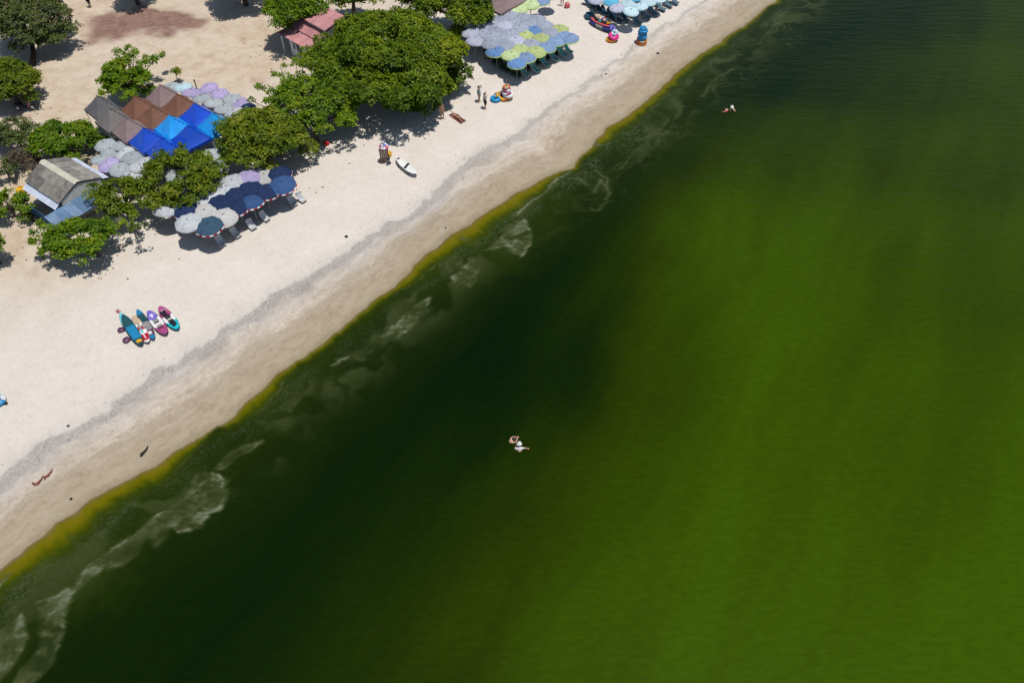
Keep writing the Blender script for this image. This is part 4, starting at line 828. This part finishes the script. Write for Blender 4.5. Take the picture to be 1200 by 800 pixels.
bag('buoy_bag', 'teal bundle at the left end of the piled boats', 'bag', *Z6(262, 190), (.8, .7, .55), M('teal_cloth', (.03, .11, .15), .7, .3), .3, .1)

# ================================================================== SWIM RINGS
def ring(label, p, Rm, r, mats, group=None, tiltx=0, name='swim_ring', stripes=6):
    t = thing(name, label, 'swim ring', p, random.random() * 6, group); t.rotation_euler[0] = tiltx; mb = MB(); mb.torus((0, 0, r), Rm, r, 24, 10, None, (lambda i: (i * stripes // 24) % len(mats)))
    ob('tube', mb.mesh('tube', [PT[m] for m in mats], True), t); vb = MB(); vb.tube([(Rm, 0, 2 * r - .01), (Rm, 0, 2 * r + .035)], .02, 6); ob('valve', vb.mesh('valve', PT['white']), t); return t
def vpole(label, p, h, r, mat, name='pole'):
    t = thing(name, label, 'pole', p); mb = MB(); mb.tube([(0, 0, -.1), (0, 0, h)], r, 6); ob('shaft', mb.mesh('shaft', mat), t)
    cb = MB(); cb.lathe([(r * 1.6, h - .06), (r * 1.6, h), (0, h + .05)], 8); ob('cap', cb.mesh('cap', mat), t); return t
g1 = 'swim rings around the pole near the two people'
pc = G(593.5, 116); vpole('thin pole carrying the tan, pink and white swim rings', pc, 2.0, .022, pole_m)
ring('white swim ring at the foot of the ring pole', pc + Vector((.15, 0, .3)), .38, .15, ['white'], g1, .05)
ring('plum and white swim ring in the middle of the ring pole', pc + Vector((0, 0, .6)), .33, .15, ['magenta', 'white'], g1, .08)
ring('second plum ring on the ring pole, under the tan one', pc + Vector((0, 0, .88)), .3, .12, ['white', 'magenta'], g1, -.06)
ring('small tan ring on top of the ring pole', pc + Vector((0, 0, 1.12)), .23, .13, ['tan', 'orange'], g1, .1)
ring('yellow swim ring lying flat in front of the ring pole', G(590.5, 115.5), .42, .17, ['yellow', 'yellow', 'orange'], g1)
ring('yellow and black swim ring leaning left of the ring pole', G(584.5, 113), .36, .16, ['yellow', 'plum', 'yellow'], g1, .5)
ring('bright blue swim ring lying left of the ring pole', G(580.8, 117.5), .34, .16, ['azure'], g1)
g2 = 'swim rings beside the piled boats'; pc = G(716, 48)
ring('orange yellow swim ring lying lowest beside the piled boats', pc, .36, .16, ['yellow', 'orange'], g2, .1)
ring('hot pink swim ring on the yellow one beside the piled boats', pc + Vector((.2, .05, .33)), .38, .17, ['hotpink'], g2, .25)
ring('light blue swim ring leaning above the hot pink one', pc + Vector((.35, .25, .66)), .2, .13, ['lightblue', 'white'], g2, .9)
ring('small purple ring leaning on the coral boat end', G(717.5, 40, .5), .2, .12, ['purple'], g2, .4)
pc = G(751.5, 51)
for k, (n_, m_, r_) in enumerate([('lowest orange', ['orange'], .44), ('upper orange', ['orange', 'tan'], .42)]): ring(f'{n_} ring at the foot of the blue ring stack', pc + Vector((0, 0, .22 * k)), r_, .12, m_, 'rings stacked by the wrack line', .03)
for k in range(6): ring(f'azure ring, {ORD[k]} from the bottom of the stack by the wrack line', pc + Vector((random.uniform(-.05, .05), random.uniform(-.05, .05), .46 + k * .2)), .34 if k < 5 else .24, .13, ['azure'], 'rings stacked by the wrack line', random.uniform(-.1, .1))
vpole('short pole through the stack of azure rings', pc, 1.75, .03, pole_m)
# brown stand with pink and white rings and float
pc = G(451.5, 191); st = thing('ring_stand', 'brown slatted wooden stand with a pole, left of the white surfboard', 'stand', pc, .2)
for k in range(5):
    mb = MB(); mb.box((-.3 + k * .15, 0, .72), (.135, .05, 1.44)); ob('plank', mb.mesh('plank', M('red_brown_wood', (.21, .125, .095), .85, .2, .25, 4)), st)
for z in (.2, 1.25): mb = MB(); mb.box((0, .06, z), (.8, .06, .1)); ob('rail', mb.mesh('rail', wood), st)
for s in (-.3, .3): mb = MB(); mb.tube([(s, .08, 1.2), (s, .65, -.02)], .03, 6); ob('brace', mb.mesh('brace', wood), st)
mb = MB(); mb.tube([(0, .1, 0), (0, .1, 2.5)], .02, 6); ob('pole', mb.mesh('pole', pole_m), st)
ring('white and pink swim ring on top of the brown stand', pc + Vector((.05, .1, 1.46)), .3, .11, ['white', 'pink'], 'rings on the brown stand', .1)
ring('small lilac ring stacked highest on the brown stand', pc + Vector((.05, .1, 1.68)), .17, .1, ['purple', 'white'], 'rings on the brown stand', -.1)
ring('yellow float ring hanging right of the brown stand', pc + Vector((.45, -.12, 1.0)), .16, .09, ['yellow'], 'rings on the brown stand', 1.2)
ring('dark rubber ring hanging low right of the brown stand', pc + Vector((.42, -.15, .5)), .2, .1, ['black', 'grey'], 'rings on the brown stand', 1.3)
vpole('dark closed parasol pole sticking up between the pale parasols', G(239, 128), 2.9, .05, knob_m)
ring('blue and white swim ring cut by the left edge on open sand', G(-1, 471), .34, .15, ['lightblue', 'azure', 'white'], None)

# ================================================================== PEOPLE
skin_l, skin_m, skin_d = M('skin_light', (.50, .30, .21), .6, .3, .06), M('skin_tan', (.34, .185, .115), .6, .3, .06), M('skin_brown', (.20, .10, .06), .6, .3, .06)
hair_m = M('hair_dark', (.012, .009, .008), .5, .4, .2)
def skin(name, J, edges, mat, parent, root, lvl=1):
    me = bpy.data.meshes.new(name); ks = list(J); me.from_pydata([J[k][0] for k in ks], [(ks.index(a), ks.index(b)) for a, b in edges], [])
    o = bpy.data.objects.new(name, me); COL.objects.link(o); m1 = o.modifiers.new('skin', 'SKIN'); m2 = o.modifiers.new('sub', 'SUBSURF'); m2.levels = m2.render_levels = lvl
    for i, k in enumerate(ks):
        r = J[k][1]; me.skin_vertices[0].data[i].radius = (r, r) if not hasattr(r, '__len__') else r; me.skin_vertices[0].data[i].use_root = (k == root)
    dg = bpy.context.evaluated_depsgraph_get(); ev = bpy.data.meshes.new_from_object(o.evaluated_get(dg)); bpy.data.objects.remove(o)
    return ev
def person(label, loc, rz, pose, skinm, clothes, hair=True, hat=None, name='person'):
    """pose: joints in metres, figure facing +x; clothes: [(part name, joint chain edges, extra radius, material)]"""
    T = thing(name, label, 'person', loc, rz)
    J = {k: (Vector(p), r) for k, (p, r) in pose.items()}
    E = [('pelvis','waist'),('waist','chest'),('chest','neck'),('neck','jaw'),('jaw','head')]
    for s in 'lr':
        E += [('pelvis','hip'+s),('hip'+s,'knee'+s),('knee'+s,'ankle'+s),('ankle'+s,'toe'+s),('chest','sho'+s),('sho'+s,'elb'+s),('elb'+s,'wri'+s),('wri'+s,'palm'+s)]
    me = skin('body', J, E, skinm, T, 'pelvis'); bm = bmesh.new(); bm.from_mesh(me); bpy.data.meshes.remove(me)
    mb = MB()                                        # fingers, nose, ears
    for s in 'lr':
        p, w = J['palm'+s][0], J['wri'+s][0]; d = (p - w).normalized(); a = d.orthogonal().normalized(); b = d.cross(a)
        for k, (off, L) in enumerate(((-.03, .065), (-.01, .08), (.01, .075), (.03, .06))): mb.tube([p + a * off * .8, p + a * off + d * L * .55, p + a * off + d * L * .85 + b * .025], [.011, .0095, .007], 5)
        mb.tube([w.lerp(p, .5) + a * .025, p + a * .06, p + a * .065 + d * .03], [.012, .011, .008], 5)
    h, jw = J['head'][0], J['jaw'][0]; up = (h - jw).normalized(); fw = Vector((1, 0, 0)) if abs(up.x) < .7 else Vector((0, 0, 1)); fw = (fw - up * fw.dot(up)).normalized(); sd = up.cross(fw)
    mb.tube([h + fw * .085 + up * .0, h + fw * .115 - up * .03, h + fw * .09 - up * .045], [.012, .016, .01], 6)
    for q in (-1, 1): mb.tube([h + sd * .085 * q, h + sd * .1 * q - up * .02], [.022, .018], 6)
    tmp = mb.mesh('tmp', skinm); bm.from_mesh(tmp); bpy.data.meshes.remove(tmp)
    me = bpy.data.meshes.new('body'); bm.to_mesh(me); bm.free(); me.materials.append(skinm); me.polygons.foreach_set('use_smooth', [True] * len(me.polygons)); ob('body', me, T)
    for q in (-1, 1):
        eb = MB(); eb.lathe([(0, -.012), (.011, -.006), (.012, .0), (.008, .009), (0, .012)], 8, h + fw * .092 + sd * .034 * q + up * .012); ob('eye', eb.mesh('eye', knob_m), T)
    eb = MB(); eb.tube([h + fw * .088 + sd * .025 - up * .072, h + fw * .096 - up * .072, h + fw * .088 - sd * .025 - up * .072], .007, 5); ob('mouth', eb.mesh('mouth', M('lips', (.3, .09, .08), .5, .3)), T)
    for nm, ed, ex, mt in clothes:
        ks = []; [ks.append(k) for e in ed for k in e if k not in ks]
        Jc = {k: (J[k][0], J[k][1] + ex) for k in ks}; cm = skin(nm, Jc, ed, mt, T, ks[0]); cm.materials.clear(); cm.materials.append(mt); cm.polygons.foreach_set('use_smooth', [True] * len(cm.polygons)); ob(nm, cm, T)
    if hair:
        Jh = {'a': (h + up * .05 - fw * .012, .105), 'b': (h - fw * .06 - up * .03, .09), 'c': (h - fw * .075 - up * .17, .05)}; hm = skin('hair', Jh, [('a','b'),('b','c')], hair_m, T, 'a'); hm.materials.clear(); hm.materials.append(hair_m); hm.polygons.foreach_set('use_smooth', [True] * len(hm.polygons)); ob('hair', hm, T)
    if hat:
        hb = MB(); rot = up.to_track_quat('Z', 'Y').to_matrix(); hb.lathe([(.17, -.02), (.118, .0), (.115, .09), (.08, .13), (0, .14)], 14); hb.v = [tuple(h + up * .06 + rot @ Vector(v)) for v in hb.v]; ob('hat', hb.mesh('hat', hat, True), T)
    return T
def stand(armsup=True, h=1.65):
    k = h / 1.65; P = {'pelvis': ((0, 0, .92), .15), 'waist': ((0, 0, 1.05), .13), 'chest': ((0, 0, 1.24), .15), 'neck': ((0, 0, 1.42), .05), 'jaw': ((.015, 0, 1.49), .07), 'head': ((.01, 0, 1.57), .09)}
    for s, q in (('l', 1), ('r', -1)):
        P.update({'hip'+s: ((0, .1*q, .84), .105), 'knee'+s: ((.02 if q > 0 else .05, .11*q, .47), .068), 'ankle'+s: ((0 if q > 0 else -.02, .11*q, .07), .038), 'toe'+s: ((.13, .12*q, .03), .03), 'sho'+s: ((0, .17*q, 1.35), .055)})
        if armsup: P.update({'elb'+s: ((.16, .3*q, 1.42), .038), 'wri'+s: ((.13, .17*q, 1.6), .028), 'palm'+s: ((.11, .12*q, 1.65), .03)})
        else: P.update({'elb'+s: ((-.02, .24*q, 1.1), .038), 'wri'+s: ((.08, .25*q, .87), .028), 'palm'+s: ((.1, .25*q, .79), .03)})
    return {a: (Vector(p) * k, r * k) for a, (p, r) in P.items()}
TOP = [('waist','chest'),('chest','shol'),('chest','shor')]; SHORT = [('pelvis','hipl'),('pelvis','hipr')]
shirt_t, shirt_g, black_c = M('cloth_turquoise', (.17, .36, .33), .85, .2), M('cloth_grey', (.36, .37, .39), .85, .2), M('cloth_black', (.015, .015, .022), .85, .2)
person('person in turquoise dress with one hand at the head beside the big tree shade', G(561.5, 119.5), R(-20), stand(), skin_m, [('dress', [('pelvis','waist')] + TOP + SHORT, .035, shirt_t), ('skirt', [('hipl','kneel'),('pelvis','hipl'),('pelvis','hipr')], .03, shirt_t)])
person('person in grey top and black shorts with raised arms, nearer the swim rings', G(568.5, 127.5), R(15), stand(), skin_l, [('top', [('pelvis','waist')] + TOP, .03, shirt_g), ('shorts', [('waist','pelvis')] + SHORT + [('hipl','kneel'),('hipr','kneer')], .045, black_c)])
def lying(d=0):
    P = {'pelvis': ((0, 0, .11), .11), 'waist': ((.14, 0, .11), .095), 'chest': ((.34, 0, .12), .115), 'neck': ((.53, 0, .12), .05), 'jaw': ((.6, 0, .14), .07), 'head': ((.68, 0, .13), .09)}
    for s, q in (('l', 1), ('r', -1)): P.update({'hip'+s: ((-.06, .09*q, .1), .085), 'knee'+s: ((-.46, .12*q, .14 + .06*(q > 0)), .056), 'ankle'+s: ((-.85, .15*q, .06), .036), 'toe'+s: ((-.9, .2*q, .13), .028), 'sho'+s: ((.46, .17*q, .11), .052), 'elb'+s: ((.3, .33*q, .06), .036), 'wri'+s: ((.1, .3*q, .05), .027), 'palm'+s: ((.03, .29*q, .05), .028)})
    return {a: (Vector(p), r) for a, (p, r) in P.items()}
pb = G(536, 138.5); dv = G(530, 134.5) - G(542, 143); sea2 = math.atan2(dv.y, dv.x)
tw = thing('beach_towel', 'dark red towel under the sunbather by the big tree shade', 'towel', pb + Vector((0, 0, .012)), sea2); mb = MB(); N = 8
mb.add([(-.85 + 1.7 * i / N, (-.32 + .64 * j / 4), .015 * math.sin(i * 2.1 + j * 1.3) + .02) for i in range(N + 1) for j in range(5)], [(i*5+j, (i+1)*5+j, (i+1)*5+j+1, i*5+j+1) for i in range(N) for j in range(4)])
ob('cloth', mb.mesh('cloth', M('towel_red', (.13, .035, .035), .9, .1, .3, 4)), tw)
for x in (-.83, .83): mb = MB(); mb.box((x, 0, .035), (.03, .66, .012)); ob('fringe', mb.mesh('fringe', M('towel_fringe', (.3, .18, .14), .9, .1)), tw)
person('sunbather lying on a dark red towel near the huge tree', pb + Vector((0, 0, .03)), sea2, lying(), skin_m, [('swim_shorts', [('waist','pelvis')] + SHORT, .02, M('swim_dark', (.09, .02, .03), .8, .2))])
person('walker in bright blue cut by the top edge near the reddish stain', G(106, 9), R(60), stand(False), skin_d, [('shirt', [('pelvis','waist')] + TOP, .03, M('cloth_blue', (.01, .09, .42), .85, .2)), ('trousers', SHORT + [('hipl','kneel'),('hipr','kneer')], .02, black_c)])
person('bather in pale clothes standing at the top edge above a red bag', G(658.5, 7), R(-90), stand(False), skin_l, [('top', TOP, .025, M('cloth_cream', (.5, .42, .33), .85, .2)), ('shorts', [('waist','pelvis')] + SHORT, .03, M('cloth_beige', (.4, .31, .23), .85, .2))])
bag('bag', 'small red bag beside the bather at the top edge', 'bag', 664.5, 9, (.5, .45, .5), PT['coral'], .3)
bag('bag', 'red bundle standing in for a seated person in the shade right of the olive tree', 'bag', 383, 170, (.42, .35, .4), M('red_cloth', (.45, .02, .02), .8, .2), .3)  # bag shape stands in for a small seated figure in red
person('person in blue shorts standing at the shade edge beside the sunbather', G(518.5, 139.5), R(-60), stand(False), skin_m, [('shorts', [('waist','pelvis')] + SHORT, .04, M('cloth_navy', (.02, .06, .18), .85, .2))])
# swimmers: the body floats just under the water line
def swim(label, x, y, rz, arms, skinm, clothes, hat=None, sink=.2, hair=True):
    p = ray(x, y, .1); P = {'pelvis': ((-.3, 0, -.28), .115), 'waist': ((-.16, 0, -.16), .1), 'chest': ((.04, 0, .02), .125), 'neck': ((.17, 0, .14), .05), 'jaw': ((.22, 0, .2), .07), 'head': ((.24, 0, .28), .09)}
    for s, q in (('l', 1), ('r', -1)):
        a = arms[s]; P.update({'hip'+s: ((-.34, .09*q, -.33), .085), 'knee'+s: ((-.5, .14*q, -.7), .056), 'ankle'+s: ((-.85, .16*q, -.85), .036), 'toe'+s: ((-.95, .18*q, -.8), .028), 'sho'+s: ((.08, .18*q, .06), .055), 'elb'+s: (a[0], .042), 'wri'+s: (a[1], .034), 'palm'+s: (tuple(Vector(a[1]) + (Vector(a[1]) - Vector(a[0])).normalized() * .08), .034)})
    return person(label, (p.x, p.y, 0), rz, {a: (Vector(b), r) for a, (b, r) in P.items()}, skinm, clothes, hair, hat)
swim('dark haired swimmer with bent arms out of the dark green water', 598.5, 516, R(20), {'l': ((.26, .26, .02), (.44, .14, .06)), 'r': ((.3, -.16, .04), (.46, .02, .1))}, skin_l, [('swim_top', [('waist','chest')], .012, black_c)])
swim('swimmer in white hat and white sleeves beside the dark haired one', 609, 526, R(95), {'l': ((.08, .3, .0), (.24, .2, .06)), 'r': ((.1, -.32, .02), (.06, -.46, .04))}, skin_l, [('sleeves', [('chest','shol'),('shol','elbl'),('chest','shor'),('shor','elbr')], .02, M('sleeve_pale', (.5, .5, .5), .85, .2))], M('hat_white', (.55, .55, .52), .85, .2))
swim('swimmer in red and white top floating off the upper beach', 851.5, 129, R(150), {'l': ((.1, .3, .0), (.25, .3, .02)), 'r': ((-.1, -.3, .0), (-.3, -.26, -.02))}, skin_m, [('swim_top', [('waist','chest'),('chest','shol')], .03, M('cloth_red', (.5, .06, .06), .8, .2)), ('shoulder_panel', [('chest','shor')], .06, WHT)], None)
swim('swimmer in a white cap right of the red topped one', 860, 127.5, R(200), {'l': ((-.05, .3, -.04), (-.15, .4, -.06)), 'r': ((.22, -.18, .0), (.34, .0, .02))}, skin_l, [('swim_top', [('waist','chest')], .012, black_c)], M('cap_white', (.7, .68, .6), .8, .2))

# ================================================================== MOTORBIKE, DEBRIS
p = G(31, 129.5); bk = thing('motorbike', 'dark motor scooter with a pink panel parked under the left edge tree', 'motorbike', p, R(8)); rub = M('tyre_rubber', (.015, .015, .015), .9, .2); bod = M('scooter_dark', (.02, .015, .022), .3, .5); pnk = M('scooter_pink', (.42, .12, .25), .3, .5)
for x in (-.62, .62):
    mb = MB(); mb.torus((x, 0, .28), .22, .055, 20, 8, Matrix.Rotation(math.pi / 2, 3, 'X')); w = ob('wheel', mb.mesh('wheel', rub, True), bk); mb = MB(); mb.tube([(x, -.04, .28), (x, .04, .28)], .17, 14); ob('rim', mb.mesh('rim', steel), w)
def loft(secs, mat, name, par):
    mb = MB(); n = 10; vs = []
    for x, z, w, h in secs: vs += [(x, w * math.cos(q * 2 * math.pi / n), z + h * math.sin(q * 2 * math.pi / n)) for q in range(n)]
    mb.add(vs, [(i*n+q, i*n+(q+1)%n, (i+1)*n+(q+1)%n, (i+1)*n+q) for i in range(len(secs)-1) for q in range(n)] + [tuple(range(n))[::-1], tuple(range((len(secs)-1)*n, len(secs)*n))]); return ob(name, mb.mesh(name, mat, True), par)
loft([(-.85, .62, .04, .04), (-.6, .6, .12, .1), (-.2, .5, .15, .16), (.1, .34, .13, .1), (.36, .36, .12, .12)], bod, 'body', bk); loft([(.34, .4, .16, .16), (.46, .66, .17, .18), (.52, .86, .1, .08)], pnk, 'front_shield', bk)
loft([(-.75, .74, .08, .04), (-.4, .76, .14, .06), (-.02, .7, .12, .05)], rub, 'seat', bk)
mb = MB(); mb.tube([(.5, -.34, 1.0), (.5, 0, .95), (.5, .34, 1.0)], .018, 6); ob('handlebar', mb.mesh('handlebar', knob_m), bk); mb = MB(); mb.tube([(.62, .0, .28), (.5, 0, .9)], .035, 6); ob('fork', mb.mesh('fork', steel), bk)
mb = MB(); mb.lathe([(0, 0), (.06, .01), (.07, .05), (0, .06)], 10, (.58, 0, .84)); ob('headlight', mb.mesh('headlight', WHT), bk)
for s in (-1, 1): mb = MB(); mb.tube([(.48, .2 * s, 1.0), (.46, .26 * s, 1.14)], .008, 5); mb.box((.46, .27 * s, 1.17), (.02, .1, .06)); ob('mirror', mb.mesh('mirror', knob_m), bk)
bag('cloth_bundle', 'orange cloth bundle left of the hut', 'cloth', 27, 225, (.8, .55, .35), PT['yellow'], .2, .1)
bag('bag', 'small bright yellow bag among leaves right of the blue lean-to', 'bag', 97.5, 262, (.4, .4, .45), M('yellow_cloth', (.7, .55, .03), .7, .3), 0)
def debris(label, cat, name, pts, rad, mat):
    w = [G(*q) for q in pts]; o = w[0]; t = thing(name, label, cat, o); mb = MB(); mb.tube([q - o + Vector((random.uniform(-.02, .02), random.uniform(-.02, .02), rad * (.6 + .5 * (i % 2)))) for i, q in enumerate(w)], [rad * f for f in np.interp(np.arange(len(w)), [0, len(w) / 2, len(w)], [.6, 1.1, .5])], 7)
    ob('stem', mb.mesh('stem', mat), t); k = len(w) // 2; mb = MB(); d = w[k] - o; mb.tube([d + Vector((0, 0, rad)), d + Vector((rad * 2, rad * 3, rad * 1.6)), d + Vector((rad * 2, rad * 6, rad))], [rad * .6, rad * .5, rad * .2], 6); ob('twig', mb.mesh('twig', mat), t)
dw = M('drift_dark', (.03, .026, .022), .9, .1, .3); rw = M('weed_red', (.20, .075, .05), .9, .1, .3)
debris('short dark stick on smooth wet sand at lower left', 'driftwood', 'driftwood', [(165.5,535),(167,532.5),(169,531)], .1, dw)
debris('reddish seaweed scrap on the damp sand, left of the pair', 'seaweed', 'seaweed', [(38,566),(41,567.5),(44,567),(47,564.5)], .09, rw)
debris('curled reddish seaweed scrap, right of the pair', 'seaweed', 'seaweed', [(53,562),(53,559.5),(55.5,558),(58,557)], .08, rw)
def stone(label, x, y, r, mat):
    p = G(x, y); o = bmesh.new(); bmesh.ops.create_icosphere(o, subdivisions=2, radius=r)
    for v in o.verts: v.co *= 1 + .25 * math.sin(v.co.x * 9 / r * .3 + x) * math.cos(v.co.y * 7 / r * .3); v.co.z *= .6
    me = bpy.data.meshes.new('stone'); o.to_mesh(me); o.free(); me.materials.append(mat); tag(ob('stone', me, None, (p.x, p.y, p.z + r * .2)), label, 'stone')
stone('lone dark stone on pale sand above the grey wrack line', 406, 277.5, .13, dw); stone('small dark stone on damp sand right of the azure ring stack', 771, 63, .14, dw)
stone('small dark stone on wet sand below the yellow seaweed stretch', 522, 267, .08, dw); stone('tiny dark stone on smooth wet sand near the lower left waterline', 83.5, 584.5, .1, dw)
stone('small dark stone just above the wrack line at lower left', 80, 499, .09, M('stone_brown', (.09, .07, .06), .9, .1, .3)); stone('small dark stone right of the blue ring at the left edge', 7.5, 473, .13, dw); stone('small dark pebble on damp sand at upper beach', 710, 87, .1, dw)
# fallen leaves and litter under the trees
lm = MB(); cl = [(115,310,40),(60,300,30),(390,175,26),(470,135,50),(520,128,26),(345,225,18),(180,262,30),(30,260,26),(60,215,14),(160,120,20),(300,60,26),(50,60,22),(40,130,18),(600,98,12)]
for x, y, n in cl:
    for k in range(n // 2):
        a, b = random.gauss(0, n * .7), random.gauss(0, n * .3); p = G(x + a, y + b); p.z += .03; q = random.random() * 6.28; L, w = random.uniform(.07, .14), random.uniform(.03, .06)
        c, s_ = math.cos(q), math.sin(q); lm.add([p + Vector((c * L, s_ * L, .02)), p + Vector((-s_ * w, c * w, .0)), p + Vector((-c * L, -s_ * L, .015)), p + Vector((s_ * w, -c * w, .03))], [(0, 1, 2, 3)])
tag(ob('leaf_litter', lm.mesh('leaf_litter', M('fallen_leaf', (.12, .065, .035), .9, .1, .4, 20))), 'brown fallen leaves scattered on the sand under the trees', 'leaves', None, 'stuff')

# bits of shell, twig and weed along the wrack line
lm = MB()
for k in range(300):
    u = random.uniform(0, 100); w = float(np.interp(u, bu, bb)) + random.gauss(-.2, .7); x, y = xy(np.array([u]), w); z = float(gz(x[0], y[0])) + .02
    p = Vector((x[0], y[0], z)); q = random.random() * 6.28; L, wd = random.uniform(.03, .09), random.uniform(.012, .03); c, s_ = math.cos(q), math.sin(q)
    lm.add([p + Vector((c * L, s_ * L, 0)), p + Vector((-s_ * wd, c * wd, .02)), p + Vector((-c * L, -s_ * L, 0)), p + Vector((s_ * wd, -c * wd, .02)), p + Vector((0, 0, .05))], [(0, 1, 4), (1, 2, 4), (2, 3, 4), (3, 0, 4)])
tag(ob('wrack_debris', lm.mesh('wrack_debris', M('wrack_bits', (.14, .12, .1), .9, .1, .4, 20))), 'bits of twig and shell strewn along the grey wrack line', 'debris', None, 'stuff')
